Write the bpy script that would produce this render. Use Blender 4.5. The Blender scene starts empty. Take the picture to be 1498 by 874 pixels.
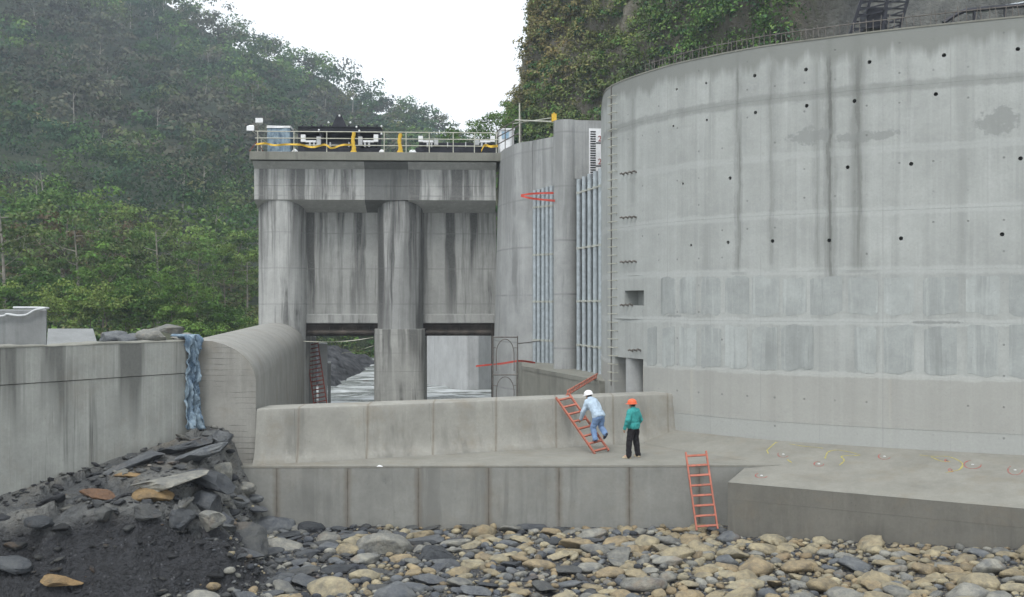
import bpy, bmesh, math, random
import numpy as np
from mathutils import Vector, Matrix, noise as mnoise

R = math.radians
random.seed(7)
SC = bpy.context.scene
COL = SC.collection

# ------------------------------------------------------------------ camera, sky, sun, exposure
F, CX, CY, HC = 1550.0, 749.0, 443.0, 4.6      # focal length and horizon of the photograph in its own pixels
cam = bpy.data.cameras.new('camera'); camo = bpy.data.objects.new('camera', cam); COL.objects.link(camo)
cam.sensor_width = 36; cam.lens = 36 * F / 1498; cam.shift_y = (CY - 437) / 1498
cam.clip_start = 0.2; cam.clip_end = 3000
camo.location = (0, 0, HC); camo.rotation_euler = (R(90), 0, 0)
SC.camera = camo

SUN_EL, SUN_AZ = R(58), R(205)       # thin high overcast, light from behind the camera, slightly left
world = bpy.data.worlds.new('World'); SC.world = world; world.use_nodes = True
wt = world.node_tree; wt.nodes.clear()
sky = wt.nodes.new('ShaderNodeTexSky'); sky.sky_type = 'NISHITA'; sky.sun_disc = False
sky.sun_elevation = SUN_EL; sky.sun_rotation = SUN_AZ; sky.dust_density = 4; sky.air_density = 1
hs = wt.nodes.new('ShaderNodeHueSaturation'); hs.inputs['Saturation'].default_value = 0.25
mxw = wt.nodes.new('ShaderNodeMix'); mxw.data_type = 'RGBA'; mxw.inputs[0].default_value = 0.75
mxw.inputs[7].default_value = (9.6, 10.0, 10.3, 1)          # even cloud cover
bg = wt.nodes.new('ShaderNodeBackground'); bg.inputs['Strength'].default_value = 0.13
wo = wt.nodes.new('ShaderNodeOutputWorld')
wt.links.new(sky.outputs[0], hs.inputs['Color']); wt.links.new(hs.outputs[0], mxw.inputs[6])
wt.links.new(mxw.outputs[2], bg.inputs['Color']); wt.links.new(bg.outputs[0], wo.inputs['Surface'])

sl = bpy.data.lights.new('sun', 'SUN'); sl.energy = 1.4; sl.angle = R(18); sl.color = (1, .97, .93)
so = bpy.data.objects.new('sun', sl); COL.objects.link(so)
_d = Vector((math.sin(SUN_AZ) * math.cos(SUN_EL), math.cos(SUN_AZ) * math.cos(SUN_EL), math.sin(SUN_EL)))
so.rotation_euler = _d.to_track_quat('Z', 'Y').to_euler(); so.location = _d * 200

SC.view_settings.view_transform = 'Standard'; SC.view_settings.look = 'None'
SC.view_settings.exposure = 0.40; SC.view_settings.gamma = 1.0; SC.view_settings.use_curve_mapping = False
SC.render.engine = 'CYCLES'
SC.cycles.use_denoising = True; SC.cycles.max_bounces = 5; SC.cycles.diffuse_bounces = 3
SC.cycles.volume_bounces = 0; SC.cycles.use_adaptive_sampling = True; SC.cycles.adaptive_threshold = 0.02

# ------------------------------------------------------------------ pixel helpers
def PX(x, y, Y): return Vector(((x - CX) * Y / F, Y, HC - (y - CY) * Y / F))
def GZ(x, y, Z):
    Y = F * (HC - Z) / (y - CY); return Vector(((x - CX) * Y / F, Y, Z))
def XA(x, Y): return (x - CX) * Y / F
def ZA(y, Y): return HC - (y - CY) * Y / F
def lerp(a, b, t): return a + (b - a) * t
def sstep(a, b, x):
    t = np.clip((x - a) / (b - a), 0, 1); return t * t * (3 - 2 * t)

def vnoise(x, y, seed=0):          # smooth value noise on arrays
    x = np.asarray(x, float); y = np.asarray(y, float)
    xi = np.floor(x).astype(np.int64); yi = np.floor(y).astype(np.int64)
    fx = x - xi; fy = y - yi; fx = fx * fx * (3 - 2 * fx); fy = fy * fy * (3 - 2 * fy)
    def h(a, b):
        n = (a * 374761393 + b * 668265263 + seed * 1442695041) & 0x7fffffff
        n = ((n ^ (n >> 13)) * 1274126177) & 0x7fffffff
        return ((n ^ (n >> 16)) & 0xffff) / 65535.0
    return (h(xi, yi) * (1 - fx) + h(xi + 1, yi) * fx) * (1 - fy) + (h(xi, yi + 1) * (1 - fx) + h(xi + 1, yi + 1) * fx) * fy - .5
def fbm(x, y, o=4, seed=0):
    s = 0; a = 1
    for i in range(o):
        s = s + a * vnoise(np.asarray(x) * 2 ** i + 17.3 * i, np.asarray(y) * 2 ** i - 9.1 * i, seed + i); a *= .5
    return s

# ------------------------------------------------------------------ objects
ROOT = {}
def tag(o, label=None, cat=None, group=None, kind=None):
    if label: o['label'] = label
    if cat: o['category'] = cat
    if group: o['group'] = group
    if kind: o['kind'] = kind
    return o
def thing(name, label, cat, loc=(0, 0, 0), group=None):
    o = bpy.data.objects.new(name, None); COL.objects.link(o); o.location = loc
    o.empty_display_size = .3
    ROOT[o] = Vector(loc)
    return tag(o, label, cat, group)

class MB:
    def __init__(s): s.v = []; s.f = []; s.uv = {}
    def add(s, vs, fs):
        b = len(s.v); s.v += [tuple(p) for p in vs]; s.f += [tuple(i + b for i in f) for f in fs]; return s
    def box(s, c, size, rot=None):
        x, y, z = [k / 2 for k in size]
        vs = [Vector(p) for p in ((-x,-y,-z),(x,-y,-z),(x,y,-z),(-x,y,-z),(-x,-y,z),(x,-y,z),(x,y,z),(-x,y,z))]
        if rot is not None: vs = [rot @ p for p in vs]
        c = Vector(c)
        return s.add([p + c for p in vs], [(3,2,1,0),(4,5,6,7),(0,1,5,4),(1,2,6,5),(2,3,7,6),(3,0,4,7)])
    def prism(s, poly, z0, z1, top=None):
        n = len(poly); top = top or poly
        vs = [(p[0], p[1], z0 if not callable(z0) else z0(p)) for p in poly] + [(p[0], p[1], z1 if not callable(z1) else z1(p)) for p in top]
        fs = [tuple(range(n))[::-1], tuple(range(n, 2 * n))] + [(i, (i + 1) % n, n + (i + 1) % n, n + i) for i in range(n)]
        return s.add(vs, fs)
    def loft(s, rings, closed=True, caps=True):
        n = len(rings[0]); vs = [p for r in rings for p in r]; fs = []
        for k in range(len(rings) - 1):
            for i in range(n if closed else n - 1):
                j = (i + 1) % n; fs.append((k * n + i, k * n + j, (k + 1) * n + j, (k + 1) * n + i))
        if caps:
            fs.append(tuple(range(n))[::-1]); fs.append(tuple(range((len(rings) - 1) * n, len(rings) * n)))
        return s.add(vs, fs)
    def tube(s, pts, r, n=6):
        pts = [Vector(p) for p in pts]; rings = []
        rr = r if isinstance(r, (list, tuple)) else [r] * len(pts)
        up = None
        for i, p in enumerate(pts):
            d = (pts[min(i + 1, len(pts) - 1)] - pts[max(i - 1, 0)]).normalized()
            if up is None:
                a = Vector((0, 0, 1)) if abs(d.z) < .9 else Vector((1, 0, 0)); up = d.cross(a).normalized()
            else: up = (up - d * up.dot(d)).normalized()
            w = d.cross(up)
            rings.append([p + (up * math.cos(2 * math.pi * k / n) + w * math.sin(2 * math.pi * k / n)) * rr[i] for k in range(n)])
        return s.loft(rings)
    def bar(s, p0, p1, w, h, up=(0, 0, 1)):
        p0 = Vector(p0); p1 = Vector(p1); d = (p1 - p0).normalized(); up = Vector(up)
        a = d.cross(up)
        if a.length < 1e-4: a = d.cross(Vector((1, 0, 0)))
        a.normalize(); b = a.cross(d)
        rings = [[p + a * (sx * w / 2) + b * (sy * h / 2) for sx, sy in ((-1,-1),(1,-1),(1,1),(-1,1))] for p in (p0, p1)]
        return s.loft(rings)
    def dome(s, c, r, n=10, m=4, squash=1., full=True):
        c = Vector(c); rings = []
        a0 = -math.pi / 2 if full else 0
        for k in range(m + 1):
            a = lerp(a0 + .12, math.pi / 2 - .12, k / m)
            rings.append([c + Vector((math.cos(a) * math.cos(2*math.pi*i/n) * r, math.cos(a) * math.sin(2*math.pi*i/n) * r, math.sin(a) * r * squash)) for i in range(n)])
        return s.loft(rings)

def link_mesh(name, me, mat, parent=None, loc=(0, 0, 0)):
    o = bpy.data.objects.new(name, me); COL.objects.link(o)
    if mat is not None:
        if not me.materials: me.materials.append(mat)
    if parent is not None: o.parent = parent
    else: o.location = loc
    return o
def build(name, mb, mat, parent=None, smooth=None, bevel=0, fix=True, sub=0):
    vs = [Vector(p) for p in mb.v]
    if parent is not None: org = ROOT[parent]
    else:
        a = np.array([tuple(p) for p in vs]); lo = a.min(0); hi = a.max(0)
        org = Vector(((lo[0] + hi[0]) / 2, (lo[1] + hi[1]) / 2, lo[2]))
    me = bpy.data.meshes.new(name); me.from_pydata([tuple(p - org) for p in vs], [], mb.f)
    if fix:
        bm = bmesh.new(); bm.from_mesh(me); bmesh.ops.recalc_face_normals(bm, faces=bm.faces); bm.to_mesh(me); bm.free()
    if smooth is not None:
        me.polygons.foreach_set('use_smooth', [True] * len(me.polygons))
        try: me.set_sharp_from_angle(angle=R(smooth))
        except Exception: pass
    me.update()
    o = link_mesh(name, me, mat, parent, org)
    ROOT[o] = org
    if bevel:
        m = o.modifiers.new('bevel', 'BEVEL'); m.width = bevel; m.segments = 2; m.limit_method = 'ANGLE'; m.angle_limit = R(40)
    if sub:
        m = o.modifiers.new('sub', 'SUBSURF'); m.levels = sub; m.render_levels = sub
    return o
def np_mesh(name, v, f, mat, color=None, smooth=False, parent=None, loc=(0, 0, 0)):
    v = np.asarray(v, np.float32); f = np.asarray(f, np.int32); k = f.shape[1]
    me = bpy.data.meshes.new(name)
    me.vertices.add(len(v)); me.vertices.foreach_set('co', v.ravel())
    me.loops.add(f.size); me.loops.foreach_set('vertex_index', f.ravel())
    me.polygons.add(len(f)); me.polygons.foreach_set('loop_start', np.arange(0, f.size, k, dtype=np.int32))
    if smooth: me.polygons.foreach_set('use_smooth', np.ones(len(f), bool))
    if color is not None:
        at = me.color_attributes.new('tint', 'FLOAT_COLOR', 'POINT')
        c = np.ones((len(v), 4), np.float32); c[:, :3] = color; at.data.foreach_set('color', c.ravel())
    me.update(calc_edges=True); me.validate()
    return link_mesh(name, me, mat, parent, loc)
def copy_tree(o, parent=None):
    c = o.copy(); COL.objects.link(c); c.parent = parent
    for ch in o.children: copy_tree(ch, c)
    return c

# ------------------------------------------------------------------ materials
class NG:
    def __init__(s, name):
        s.m = bpy.data.materials.new(name); s.m.use_nodes = True; s.t = s.m.node_tree; s.t.nodes.clear()
        s.out = s.t.nodes.new('ShaderNodeOutputMaterial')
        s.b = s.t.nodes.new('ShaderNodeBsdfPrincipled'); s.t.links.new(s.b.outputs[0], s.out.inputs['Surface'])
        s.b.inputs['Roughness'].default_value = .85; s.b.inputs['Specular IOR Level'].default_value = .3
    def put(s, i, x):
        if isinstance(x, bpy.types.NodeSocket): s.t.links.new(x, i)
        elif x is not None:
            if isinstance(x, (tuple, list)) and len(x) == 3 and i.type == 'RGBA': x = (*x, 1)
            i.default_value = x
    def n(s, t): return s.t.nodes.new(t)
    def pos(s):
        return s.n('ShaderNodeNewGeometry').outputs['Position']
    def uv(s): return s.n('ShaderNodeTexCoord').outputs['UV']
    def vm(s, op, a, b):
        n = s.n('ShaderNodeVectorMath'); n.operation = op; s.put(n.inputs[0], a); s.put(n.inputs[1], b); return n.outputs[0]
    def ma(s, op, a, b=None, c=None, clamp=False):
        n = s.n('ShaderNodeMath'); n.operation = op; n.use_clamp = clamp
        s.put(n.inputs[0], a); s.put(n.inputs[1], b)
        if c is not None: s.put(n.inputs[2], c)
        return n.outputs[0]
    def xyz(s, v):
        n = s.n('ShaderNodeSeparateXYZ'); s.put(n.inputs[0], v); return n.outputs
    def comb(s, x, y, z):
        n = s.n('ShaderNodeCombineXYZ'); [s.put(n.inputs[i], k) for i, k in enumerate((x, y, z))]; return n.outputs[0]
    def noise(s, v, sc=1., det=4, rough=.55, scale=None):
        if scale is not None: v = s.vm('MULTIPLY', v, scale)
        n = s.n('ShaderNodeTexNoise'); s.put(n.inputs['Vector'], v); n.inputs['Scale'].default_value = sc
        n.inputs['Detail'].default_value = det; n.inputs['Roughness'].default_value = rough; return n.outputs[0]
    def voro(s, v, sc, feat='F1'):
        n = s.n('ShaderNodeTexVoronoi'); n.feature = feat; s.put(n.inputs['Vector'], v); n.inputs['Scale'].default_value = sc; return n
    def mr(s, x, a, b, c=0., d=1., smooth=False):
        n = s.n('ShaderNodeMapRange'); n.clamp = True
        if smooth: n.interpolation_type = 'SMOOTHSTEP'
        for i, k in enumerate((x, a, b, c, d)): s.put(n.inputs[i], k)
        return n.outputs[0]
    def mix(s, fac, a, b, mode='MIX'):
        n = s.n('ShaderNodeMix'); n.data_type = 'RGBA'; n.blend_type = mode; n.clamp_factor = True
        s.put(n.inputs[0], fac); s.put(n.inputs[6], a); s.put(n.inputs[7], b); return n.outputs[2]
    def bump(s, h, dist=.01, strength=.6):
        n = s.n('ShaderNodeBump'); n.inputs['Strength'].default_value = strength; n.inputs['Distance'].default_value = dist
        s.put(n.inputs['Height'], h); s.t.links.new(n.outputs[0], s.b.inputs['Normal'])
    def col(s, c): s.put(s.b.inputs['Base Color'], c); return s.m
    def set(s, **k):
        for a, v in k.items(): s.put(s.b.inputs[a.replace('_', ' ')], v)
        return s

def plain(name, c, rough=.6, metal=0., var=.25, scale=6.):
    g = NG(name); n = g.noise(g.n('ShaderNodeTexCoord').outputs['Object'], scale, 4)
    g.set(Roughness=rough, Metallic=metal)
    return g.col(g.mix(g.mr(n, .3, .7), tuple(k * (1 - var) for k in c), tuple(min(1, k * (1 + var)) for k in c)))

def concrete(name, base, streak=.5, light=.25, dark=.45, zlift=0., z0=0., xjoint=None, board=0., tint=(1, 1, 1), drip=None, sfreq=1., warp=.15, brown=0.):
    """cast concrete: mottling, run-off streaks, pale bloom, board lines, pour joints, pin holes"""
    g = NG(name); p = g.pos(); X, Y, Z = g.xyz(p)[0:3]
    mot = g.noise(p, .9, 8, .72); fine = g.noise(p, 14, 6, .75)
    N_ = g.n('ShaderNodeNewGeometry').outputs['Normal']; steep = g.mr(g.ma('ABSOLUTE', g.xyz(N_)[2]), .35, .75, 1, 0)
    wv = g.n('ShaderNodeTexNoise'); g.put(wv.inputs['Vector'], p); wv.inputs['Scale'].default_value = .8; wv.inputs['Detail'].default_value = 3
    pw = g.vm('ADD', p, g.vm('MULTIPLY', g.vm('SUBTRACT', wv.outputs['Color'], (.5, .5, .5)), (warp, warp, .0)))
    st = g.noise(pw, 1, 5, .68, scale=(1.25 * sfreq, 1.25 * sfreq, .07))
    st2 = g.noise(pw, 1, 4, .65, scale=(4 * sfreq, 4 * sfreq, .22))
    gate = g.noise(p, 1, 3, .6, scale=(.5, .5, .4))
    b = tuple(k * t for k, t in zip(base, tint))
    c = g.mix(g.mr(mot, .3, .72), tuple(k * .76 for k in b), tuple(k * 1.14 for k in b))
    c = g.mix(g.ma('MULTIPLY', g.mr(st2, .52, .68), light), c, tuple(min(1, k * 1.35) for k in b))
    sm = g.ma('MULTIPLY', g.mr(st, .52, .61), g.mr(gate, .38, .56))
    if drip:                                   # run-off that starts at a top edge: length set by noise along the edge
        ztop, ln = drip
        d = g.ma('SUBTRACT', ztop, Z)
        reach = g.ma('MULTIPLY', g.noise(pw, 1, 3, .7, scale=(1.3, 1.3, 0.03)), ln * 2)
        k = g.mr(g.ma('SUBTRACT', reach, d), -.15 * ln, .55 * ln, 0, 1)
        k = g.ma('MULTIPLY', k, g.mr(g.noise(pw, 1, 4, .65, scale=(1.5, 1.5, .06)), .44, .56))
        sm = g.ma('MAXIMUM', sm, k)
    sm = g.ma('MULTIPLY', sm, steep)
    c = g.mix(g.ma('MULTIPLY', sm, streak), c, tuple(k * (1 - dark) * .82 for k in b))
    h = g.ma('MULTIPLY', fine, .5)
    if zlift:
        fz = g.ma('FRACT', g.ma('DIVIDE', g.ma('ADD', g.ma('SUBTRACT', Z, z0), g.ma('MULTIPLY', g.noise(p, 1.3, 2), .06)), zlift))
        e = g.ma('MINIMUM', fz, g.ma('SUBTRACT', 1, fz))
        line = g.mr(e, .0, .028, 1, 0)
        c = g.mix(g.ma('MULTIPLY', line, g.mr(mot, .35, .65, .05, .8)), c, tuple(k * .45 for k in b))
    if xjoint:
        sp, x0, colr, wd = xjoint
        fx = g.ma('FRACT', g.ma('DIVIDE', g.ma('SUBTRACT', X, x0), sp)); e = g.ma('MULTIPLY', g.ma('MINIMUM', fx, g.ma('SUBTRACT', 1, fx)), sp)
        e = g.ma('ADD', e, g.ma('MULTIPLY', g.ma('SUBTRACT', g.noise(p, 5, 4), .5), wd))
        c = g.mix(g.ma('MULTIPLY', g.mr(e, wd * .2, wd * 1.1, 1, 0), .7), c, colr)
        c = g.mix(g.ma('MULTIPLY', g.mr(e, .0, .02, 1, 0), .45), c, tuple(k * .45 for k in colr))
    if board:
        fb = g.ma('FRACT', g.ma('DIVIDE', g.ma('ADD', Z, g.ma('MULTIPLY', g.noise(p, .8, 2), .10)), board))
        ln_ = g.ma('MULTIPLY', g.mr(fb, .0, .12, 1, 0), g.mr(g.noise(p, 1.1, 3), .40, .55))
        c = g.mix(g.ma('MULTIPLY', ln_, .75), c, tuple(k * .45 for k in b)); h = g.ma('SUBTRACT', h, ln_)
    if brown: c = g.mix(g.ma('MULTIPLY', g.mr(g.noise(p, .75, 5, .7), .52, .68), brown), c, (.21, .17, .115))
    v = g.voro(p, 5.5); pit = g.mr(v.outputs['Distance'], .035, .075, 1, 0)
    c = g.mix(g.ma('MULTIPLY', pit, .5), c, tuple(k * .35 for k in b))
    c = g.mix(g.mr(fine, .35, .7, 0, .38), c, tuple(k * .68 for k in b))
    g.bump(g.ma('SUBTRACT', h, pit), .012, .7)
    g.set(Roughness=g.mr(sm, 0, 1, .88, .62)); return g.col(c)

GREY = (.36, .37, .36)
M = {}
M['left_wall'] = concrete('left_wall_concrete', (.355, .362, .335), .9, .4, .62, brown=.25, drip=(3.55, 2.0), sfreq=2.4, warp=.06)
M['barrel'] = concrete('barrel_concrete', (.30, .295, .27), .6, .25, .45, board=.16, brown=.3)
M['barrel_side'] = concrete('barrel_side_concrete', (.30, .297, .275), .6, .25, .45, brown=.3, sfreq=1.5)
M['sill'] = concrete('sill_concrete', (.31, .305, .275), .6, .25, .45, brown=.4, xjoint=(1.898, -6.19, (.225, .195, .155), .05))
M['apron'] = concrete('apron_concrete', (.26, .262, .243), .6, .2, .35, brown=.15, xjoint=(1.99, XA(406, 29.95), (.15, .128, .10), .13))
M['slope'] = concrete('slope_concrete', (.255, .25, .22), .4, .2, .3, brown=.35)
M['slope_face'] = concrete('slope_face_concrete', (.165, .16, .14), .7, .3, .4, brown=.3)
M['gate'] = concrete('gate_concrete', (.42, .425, .41), .95, .45, .74, zlift=1.95, z0=-1.3, drip=(12.2, 7))
M['gate_dark'] = concrete('gate_concrete_wet', (.17, .175, .17), .8, .5, .5)
M['gate_mid'] = concrete('centre_pier_concrete', (.33, .335, .325), 1., .7, .74, zlift=1.95, z0=-1.3, drip=(11.5, 11), sfreq=.9)
M['footing'] = concrete('pier_footing_concrete', (.37, .372, .35), .9, .5, .72, zlift=1.0, z0=-.1, drip=(3.18, 2.6), sfreq=1.4)
M['deck'] = concrete('deck_concrete', (.22, .22, .19), .7, .2, .5)
M['breast'] = concrete('breast_wall_concrete', (.33, .335, .32), 1., .35, .80, zlift=1.95, z0=-1.3, drip=(9.8, 7), sfreq=.8)
M['intake'] = concrete('intake_concrete', (.37, .38, .375), .6, .35, .5, zlift=2.4, z0=.2, drip=(12.7, 4))
M['ledge'] = concrete('ledge_concrete', (.24, .24, .21), .6, .2, .4)
M['panel'] = concrete('panel_concrete', (.362, .385, .376), .6, .45, .3, sfreq=1.6)
M['guide'] = concrete('guide_wall_concrete', (.52, .53, .53), .4, .3, .3)
_g = M['panel'].node_tree; _b = _g.nodes['Principled BSDF'] if 'Principled BSDF' in _g.nodes else next(n for n in _g.nodes if n.type == 'BSDF_PRINCIPLED')
_oi = _g.nodes.new('ShaderNodeObjectInfo'); _hv = _g.nodes.new('ShaderNodeHueSaturation'); _mr = _g.nodes.new('ShaderNodeMapRange'); _mr.inputs[3].default_value = .9; _mr.inputs[4].default_value = 1.08
_src = _b.inputs['Base Color'].links[0].from_socket; _g.links.new(_oi.outputs['Random'], _mr.inputs[0]); _g.links.new(_mr.outputs[0], _hv.inputs['Value']); _g.links.new(_src, _hv.inputs['Color']); _g.links.new(_hv.outputs[0], _b.inputs['Base Color'])
M['block'] = concrete('block_concrete', (.25, .26, .26), .6, .2, .5)

# ------------------------------------------------------------------ the curved wall's plan
WP = [(3.74, 44.5), (3.57, 42), (3.51, 40.4), (3.60, 39.3), (3.98, 38.05), (4.7, 36.6), (5.68, 35.1), (7.52, 33.2), (9.31, 32.0), (11.0, 31.02), (12.7, 30.2), (14.4, 29.45), (17, 28.5), (20, 27.7), (23.5, 27.1)]
def catmull(P, n=24):
    P = [Vector(p) for p in P]; P = [P[0] * 2 - P[1]] + P + [P[-1] * 2 - P[-2]]; out = []
    for i in range(1, len(P) - 2):
        for k in range(n):
            t = k / n; a, b, c, d = P[i-1:i+3]
            out.append(.5 * ((2*b) + (c - a) * t + (2*a - 5*b + 4*c - d) * t*t + (-a + 3*b - 3*c + d) * t**3))
    return out + [P[-2]]
WC = np.array([tuple(p) for p in catmull(WP)]); WU = np.concatenate([[0], np.cumsum(np.hypot(*np.diff(WC, axis=0).T))])
def wxy(u): return np.interp(u, WU, WC[:, 0]), np.interp(u, WU, WC[:, 1])
def wp(u, z, off=0.):
    x, y = wxy(u); x1, y1 = wxy(u + .05); x0, y0 = wxy(u - .05)
    d = math.hypot(x1 - x0, y1 - y0); nx, ny = (y1 - y0) / d, -(x1 - x0) / d      # outward: to the river
    return Vector((x + nx * off, y + ny * off, z))
def wn(u): return (wp(u, 0, 1) - wp(u, 0, 0))
WPX = CX + F * WC[:, 0] / WC[:, 1]
_m = WU > WU[np.argmin(WPX)]
def wu(px): return float(np.interp(px, WPX[_m], WU[_m]))
def wuz(px, py):
    u = wu(px); return u, float(HC - (py - CY) * wxy(u)[1] / F)
ZTOP = 12.55
LIFT = [.0, .92, 2.42, 4.02, 5.55, 7.3, 9.1, 10.9, ZTOP]

def wall_mat():
    g = NG('curved_wall_concrete'); q = g.uv(); U, V = g.xyz(q)[0:2]; p = g.comb(U, V, 0.)
    base = (.385, .402, .388)
    mot = g.noise(p, .5, 7, .68); fine = g.noise(p, 14, 6, .75)
    st2 = g.noise(p, 1, 4, .65, scale=(6, .14, 1)); st1 = g.noise(p, 1, 4, .6, scale=(1.7, .06, 1)); wob = g.noise(p, 1.6, 8, .72); med = g.noise(p, 2.6, 8, .78)
    c = g.mix(g.mr(mot, .3, .72), tuple(k * .80 for k in base), tuple(k * 1.12 for k in base))
    c = g.mix(g.ma('MULTIPLY', g.mr(st2, .5, .7), .35), c, (.50, .52, .51))
    c = g.mix(g.ma('MULTIPLY', g.mr(st1, .50, .64), .5), c, (.25, .262, .25))
    c = g.mix(g.mr(med, .52, .70, 0, .45), c, (.29, .31, .30)); c = g.mix(g.mr(med, .46, .30, 0, .4), c, (.47, .49, .485))
    # lower lift: browner
    low = g.mr(g.ma('ADD', V, g.ma('MULTIPLY', wob, .15)), 2.40, 2.55, 1, 0)
    c = g.mix(g.ma('MULTIPLY', low, .55), c, (.335, .325, .295))
    bt = g.ma('MULTIPLY', low, g.mr(g.noise(p, 1, 3, .6, scale=(1.1, .02, 1)), .62, .68))
    c = g.mix(g.ma('MULTIPLY', bt, .5), c, (.48, .43, .34))
    foot = g.mr(g.ma('ADD', V, g.ma('MULTIPLY', wob, .1)), .95, 1.0, 1, 0)
    c = g.mix(g.ma('MULTIPLY', foot, .45), c, (.38, .40, .39))
    # pour joints: pale slurry bands below, one dark band near the top
    for z, w, cl, a in ((10.9, .17, (.235, .247, .235), .8), (9.1, .12, (.45, .47, .46), .5), (7.3, .13, (.46, .48, .47), .55), (5.55, .12, (.46, .48, .47), .6), (4.02, .11, (.46, .48, .47), .7), (2.45, .08, (.47, .48, .46), .7)):
        d = g.ma('ABSOLUTE', g.ma('SUBTRACT', g.ma('ADD', V, g.ma('MULTIPLY', g.ma('SUBTRACT', wob, .5), .30)), z))
        c = g.mix(g.ma('MULTIPLY', g.mr(d, w * .65, w * 1.15, 1, 0), g.mr(med, .35, .6, a * .6, a)), c, cl)
    # run-off columns
    for px, w, a, zend in ((1040, .10, .45, 11), (1080, .16, .8, 5.5), (1128, .16, .45, 5.6), (1196, .16, .5, 5.55), (1214, .22, .95, 5.2), (1256, .26, .75, 5.5), (1000, .3, .3, 10.4), (1330, .2, .3, 10.2), (925, .25, .3, 8)):
        u = wu(px)
        d = g.ma('ABSOLUTE', g.ma('SUBTRACT', g.ma('ADD', U, g.ma('MULTIPLY', g.ma('SUBTRACT', g.noise(p, 1, 5, .7, scale=(2.5, .8, 1)), .5), .42)), u))
        k = g.ma('MAXIMUM', g.ma('MULTIPLY', g.mr(d, w * .35, w * 1.2, 1, 0, True), .6), g.mr(d, w * .2, w * .55, 1, 0))
        k = g.ma('MULTIPLY', k, g.mr(V, zend, zend + .25, 0, 1)); k = g.ma('MULTIPLY', k, g.mr(st2, .36, .58, .3, 1))
        c = g.mix(g.ma('MULTIPLY', k, a), c, (.12, .125, .115))
        lf = g.ma('MULTIPLY', g.mr(g.ma('ABSOLUTE', g.ma('SUBTRACT', V, zend + .02)), .02, .07, 1, 0), g.mr(g.ma('ABSOLUTE', g.ma('SUBTRACT', U, u)), w * 1.2, w * 2.2, 1, 0))
        c = g.mix(g.ma('MULTIPLY', lf, a * .5), c, (.2, .21, .2))
    # wet rim under the top edge
    rim = g.ma('ADD', g.ma('SUBTRACT', ZTOP, V), g.ma('MULTIPLY', g.noise(p, 1, 4, .65, scale=(1.5, .05, 1)), -1.5))
    c = g.mix(g.ma('MULTIPLY', g.mr(rim, -.32, .0, 1, 0), .9), c, (.205, .215, .20))
    # damp patches
    for x0, x1, y0, y1 in ((1150, 1215, 186, 212), (1215, 1322, 190, 207), (1424, 1500, 158, 196), (1330, 1410, 469, 475), (972, 1000, 460, 465)):
        ua, za = wuz((x0 + x1) / 2, (y0 + y1) / 2); hw = (wu(x1) - wu(x0)) / 2; hh = (y1 - y0) / 2 * wxy(ua)[1] / F
        e = g.ma('ADD', g.ma('POWER', g.ma('DIVIDE', g.ma('SUBTRACT', U, ua), hw), 2.), g.ma('POWER', g.ma('DIVIDE', g.ma('SUBTRACT', V, za), hh), 2.))
        e = g.ma('ADD', e, g.ma('MULTIPLY', g.ma('SUBTRACT', g.noise(p, 2.2, 6, .75), .5), 6.5))
        c = g.mix(g.ma('MULTIPLY', g.mr(e, .6, 1.0, 1, 0), .62), c, (.215, .228, .22))
    # tie holes and pits
    fu = g.ma('FRACT', g.ma('DIVIDE', U, .92)); fv = g.ma('FRACT', g.ma('DIVIDE', g.ma('SUBTRACT', V, .35), .875))
    dd = g.ma('SQRT', g.ma('ADD', g.ma('POWER', g.ma('MULTIPLY', g.ma('SUBTRACT', fu, .5), .92), 2.), g.ma('POWER', g.ma('MULTIPLY', g.ma('SUBTRACT', fv, .5), .875), 2.)))
    tie = g.ma('MULTIPLY', g.mr(dd, .02, .04, 1, 0), g.mr(g.noise(p, .9, 1), .48, .56))
    c = g.mix(g.ma('MULTIPLY', tie, .7), c, (.14, .145, .14))
    # vertical form joints
    fj = g.ma('FRACT', g.ma('DIVIDE', U, 1.84)); ej = g.ma('MINIMUM', fj, g.ma('SUBTRACT', 1, fj))
    c = g.mix(g.ma('MULTIPLY', g.mr(ej, .003, .012, 1, 0), g.mr(mot, .4, .6, 0, .4)), c, (.22, .23, .22))
    pit = g.mr(g.voro(p, 4.5).outputs['Distance'], .03, .07, 1, 0)
    c = g.mix(g.ma('MULTIPLY', pit, .4), c, (.14, .15, .14))
    c = g.mix(g.mr(fine, .35, .7, 0, .38), c, (.25, .26, .25))
    g.bump(g.ma('SUBTRACT', g.ma('MULTIPLY', fine, .5), g.ma('ADD', pit, tie)), .012, .6)
    g.set(Roughness=.85); return g.col(c)
M['wall'] = wall_mat()

def leaf_mat(name, attr=True, c1=(.05, .085, .022), c2=(.10, .13, .035), trans=.12):
    g = NG(name)
    if attr:
        a = g.n('ShaderNodeVertexColor'); a.layer_name = 'tint'; c = a.outputs[0]
    else:
        oi = g.n('ShaderNodeObjectInfo'); c = g.mix(oi.outputs['Random'], c1, c2)
    nz = g.noise(g.pos(), .9, 3, .6)
    c = g.mix(g.mr(nz, .35, .65), g.mix(1., c, (.82, .84, .82), 'MULTIPLY'), g.mix(1., c, (1.14, 1.13, 1.08), 'MULTIPLY'))
    g.set(Roughness=.85, Specular_IOR_Level=.08); g.col(c)
    tr = g.n('ShaderNodeBsdfTranslucent'); g.put(tr.inputs['Color'], g.mix(1., c, (1.1, 1.25, .6), 'MULTIPLY'))
    ms = g.n('ShaderNodeMixShader'); ms.inputs[0].default_value = trans
    g.t.links.new(g.b.outputs[0], ms.inputs[1]); g.t.links.new(tr.outputs[0], ms.inputs[2]); g.t.links.new(ms.outputs[0], g.out.inputs['Surface'])
    return g.m
M['leaf'] = leaf_mat('foliage')
M['bark'] = plain('bark', (.16, .14, .115), .9, 0, .4, 3)
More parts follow.
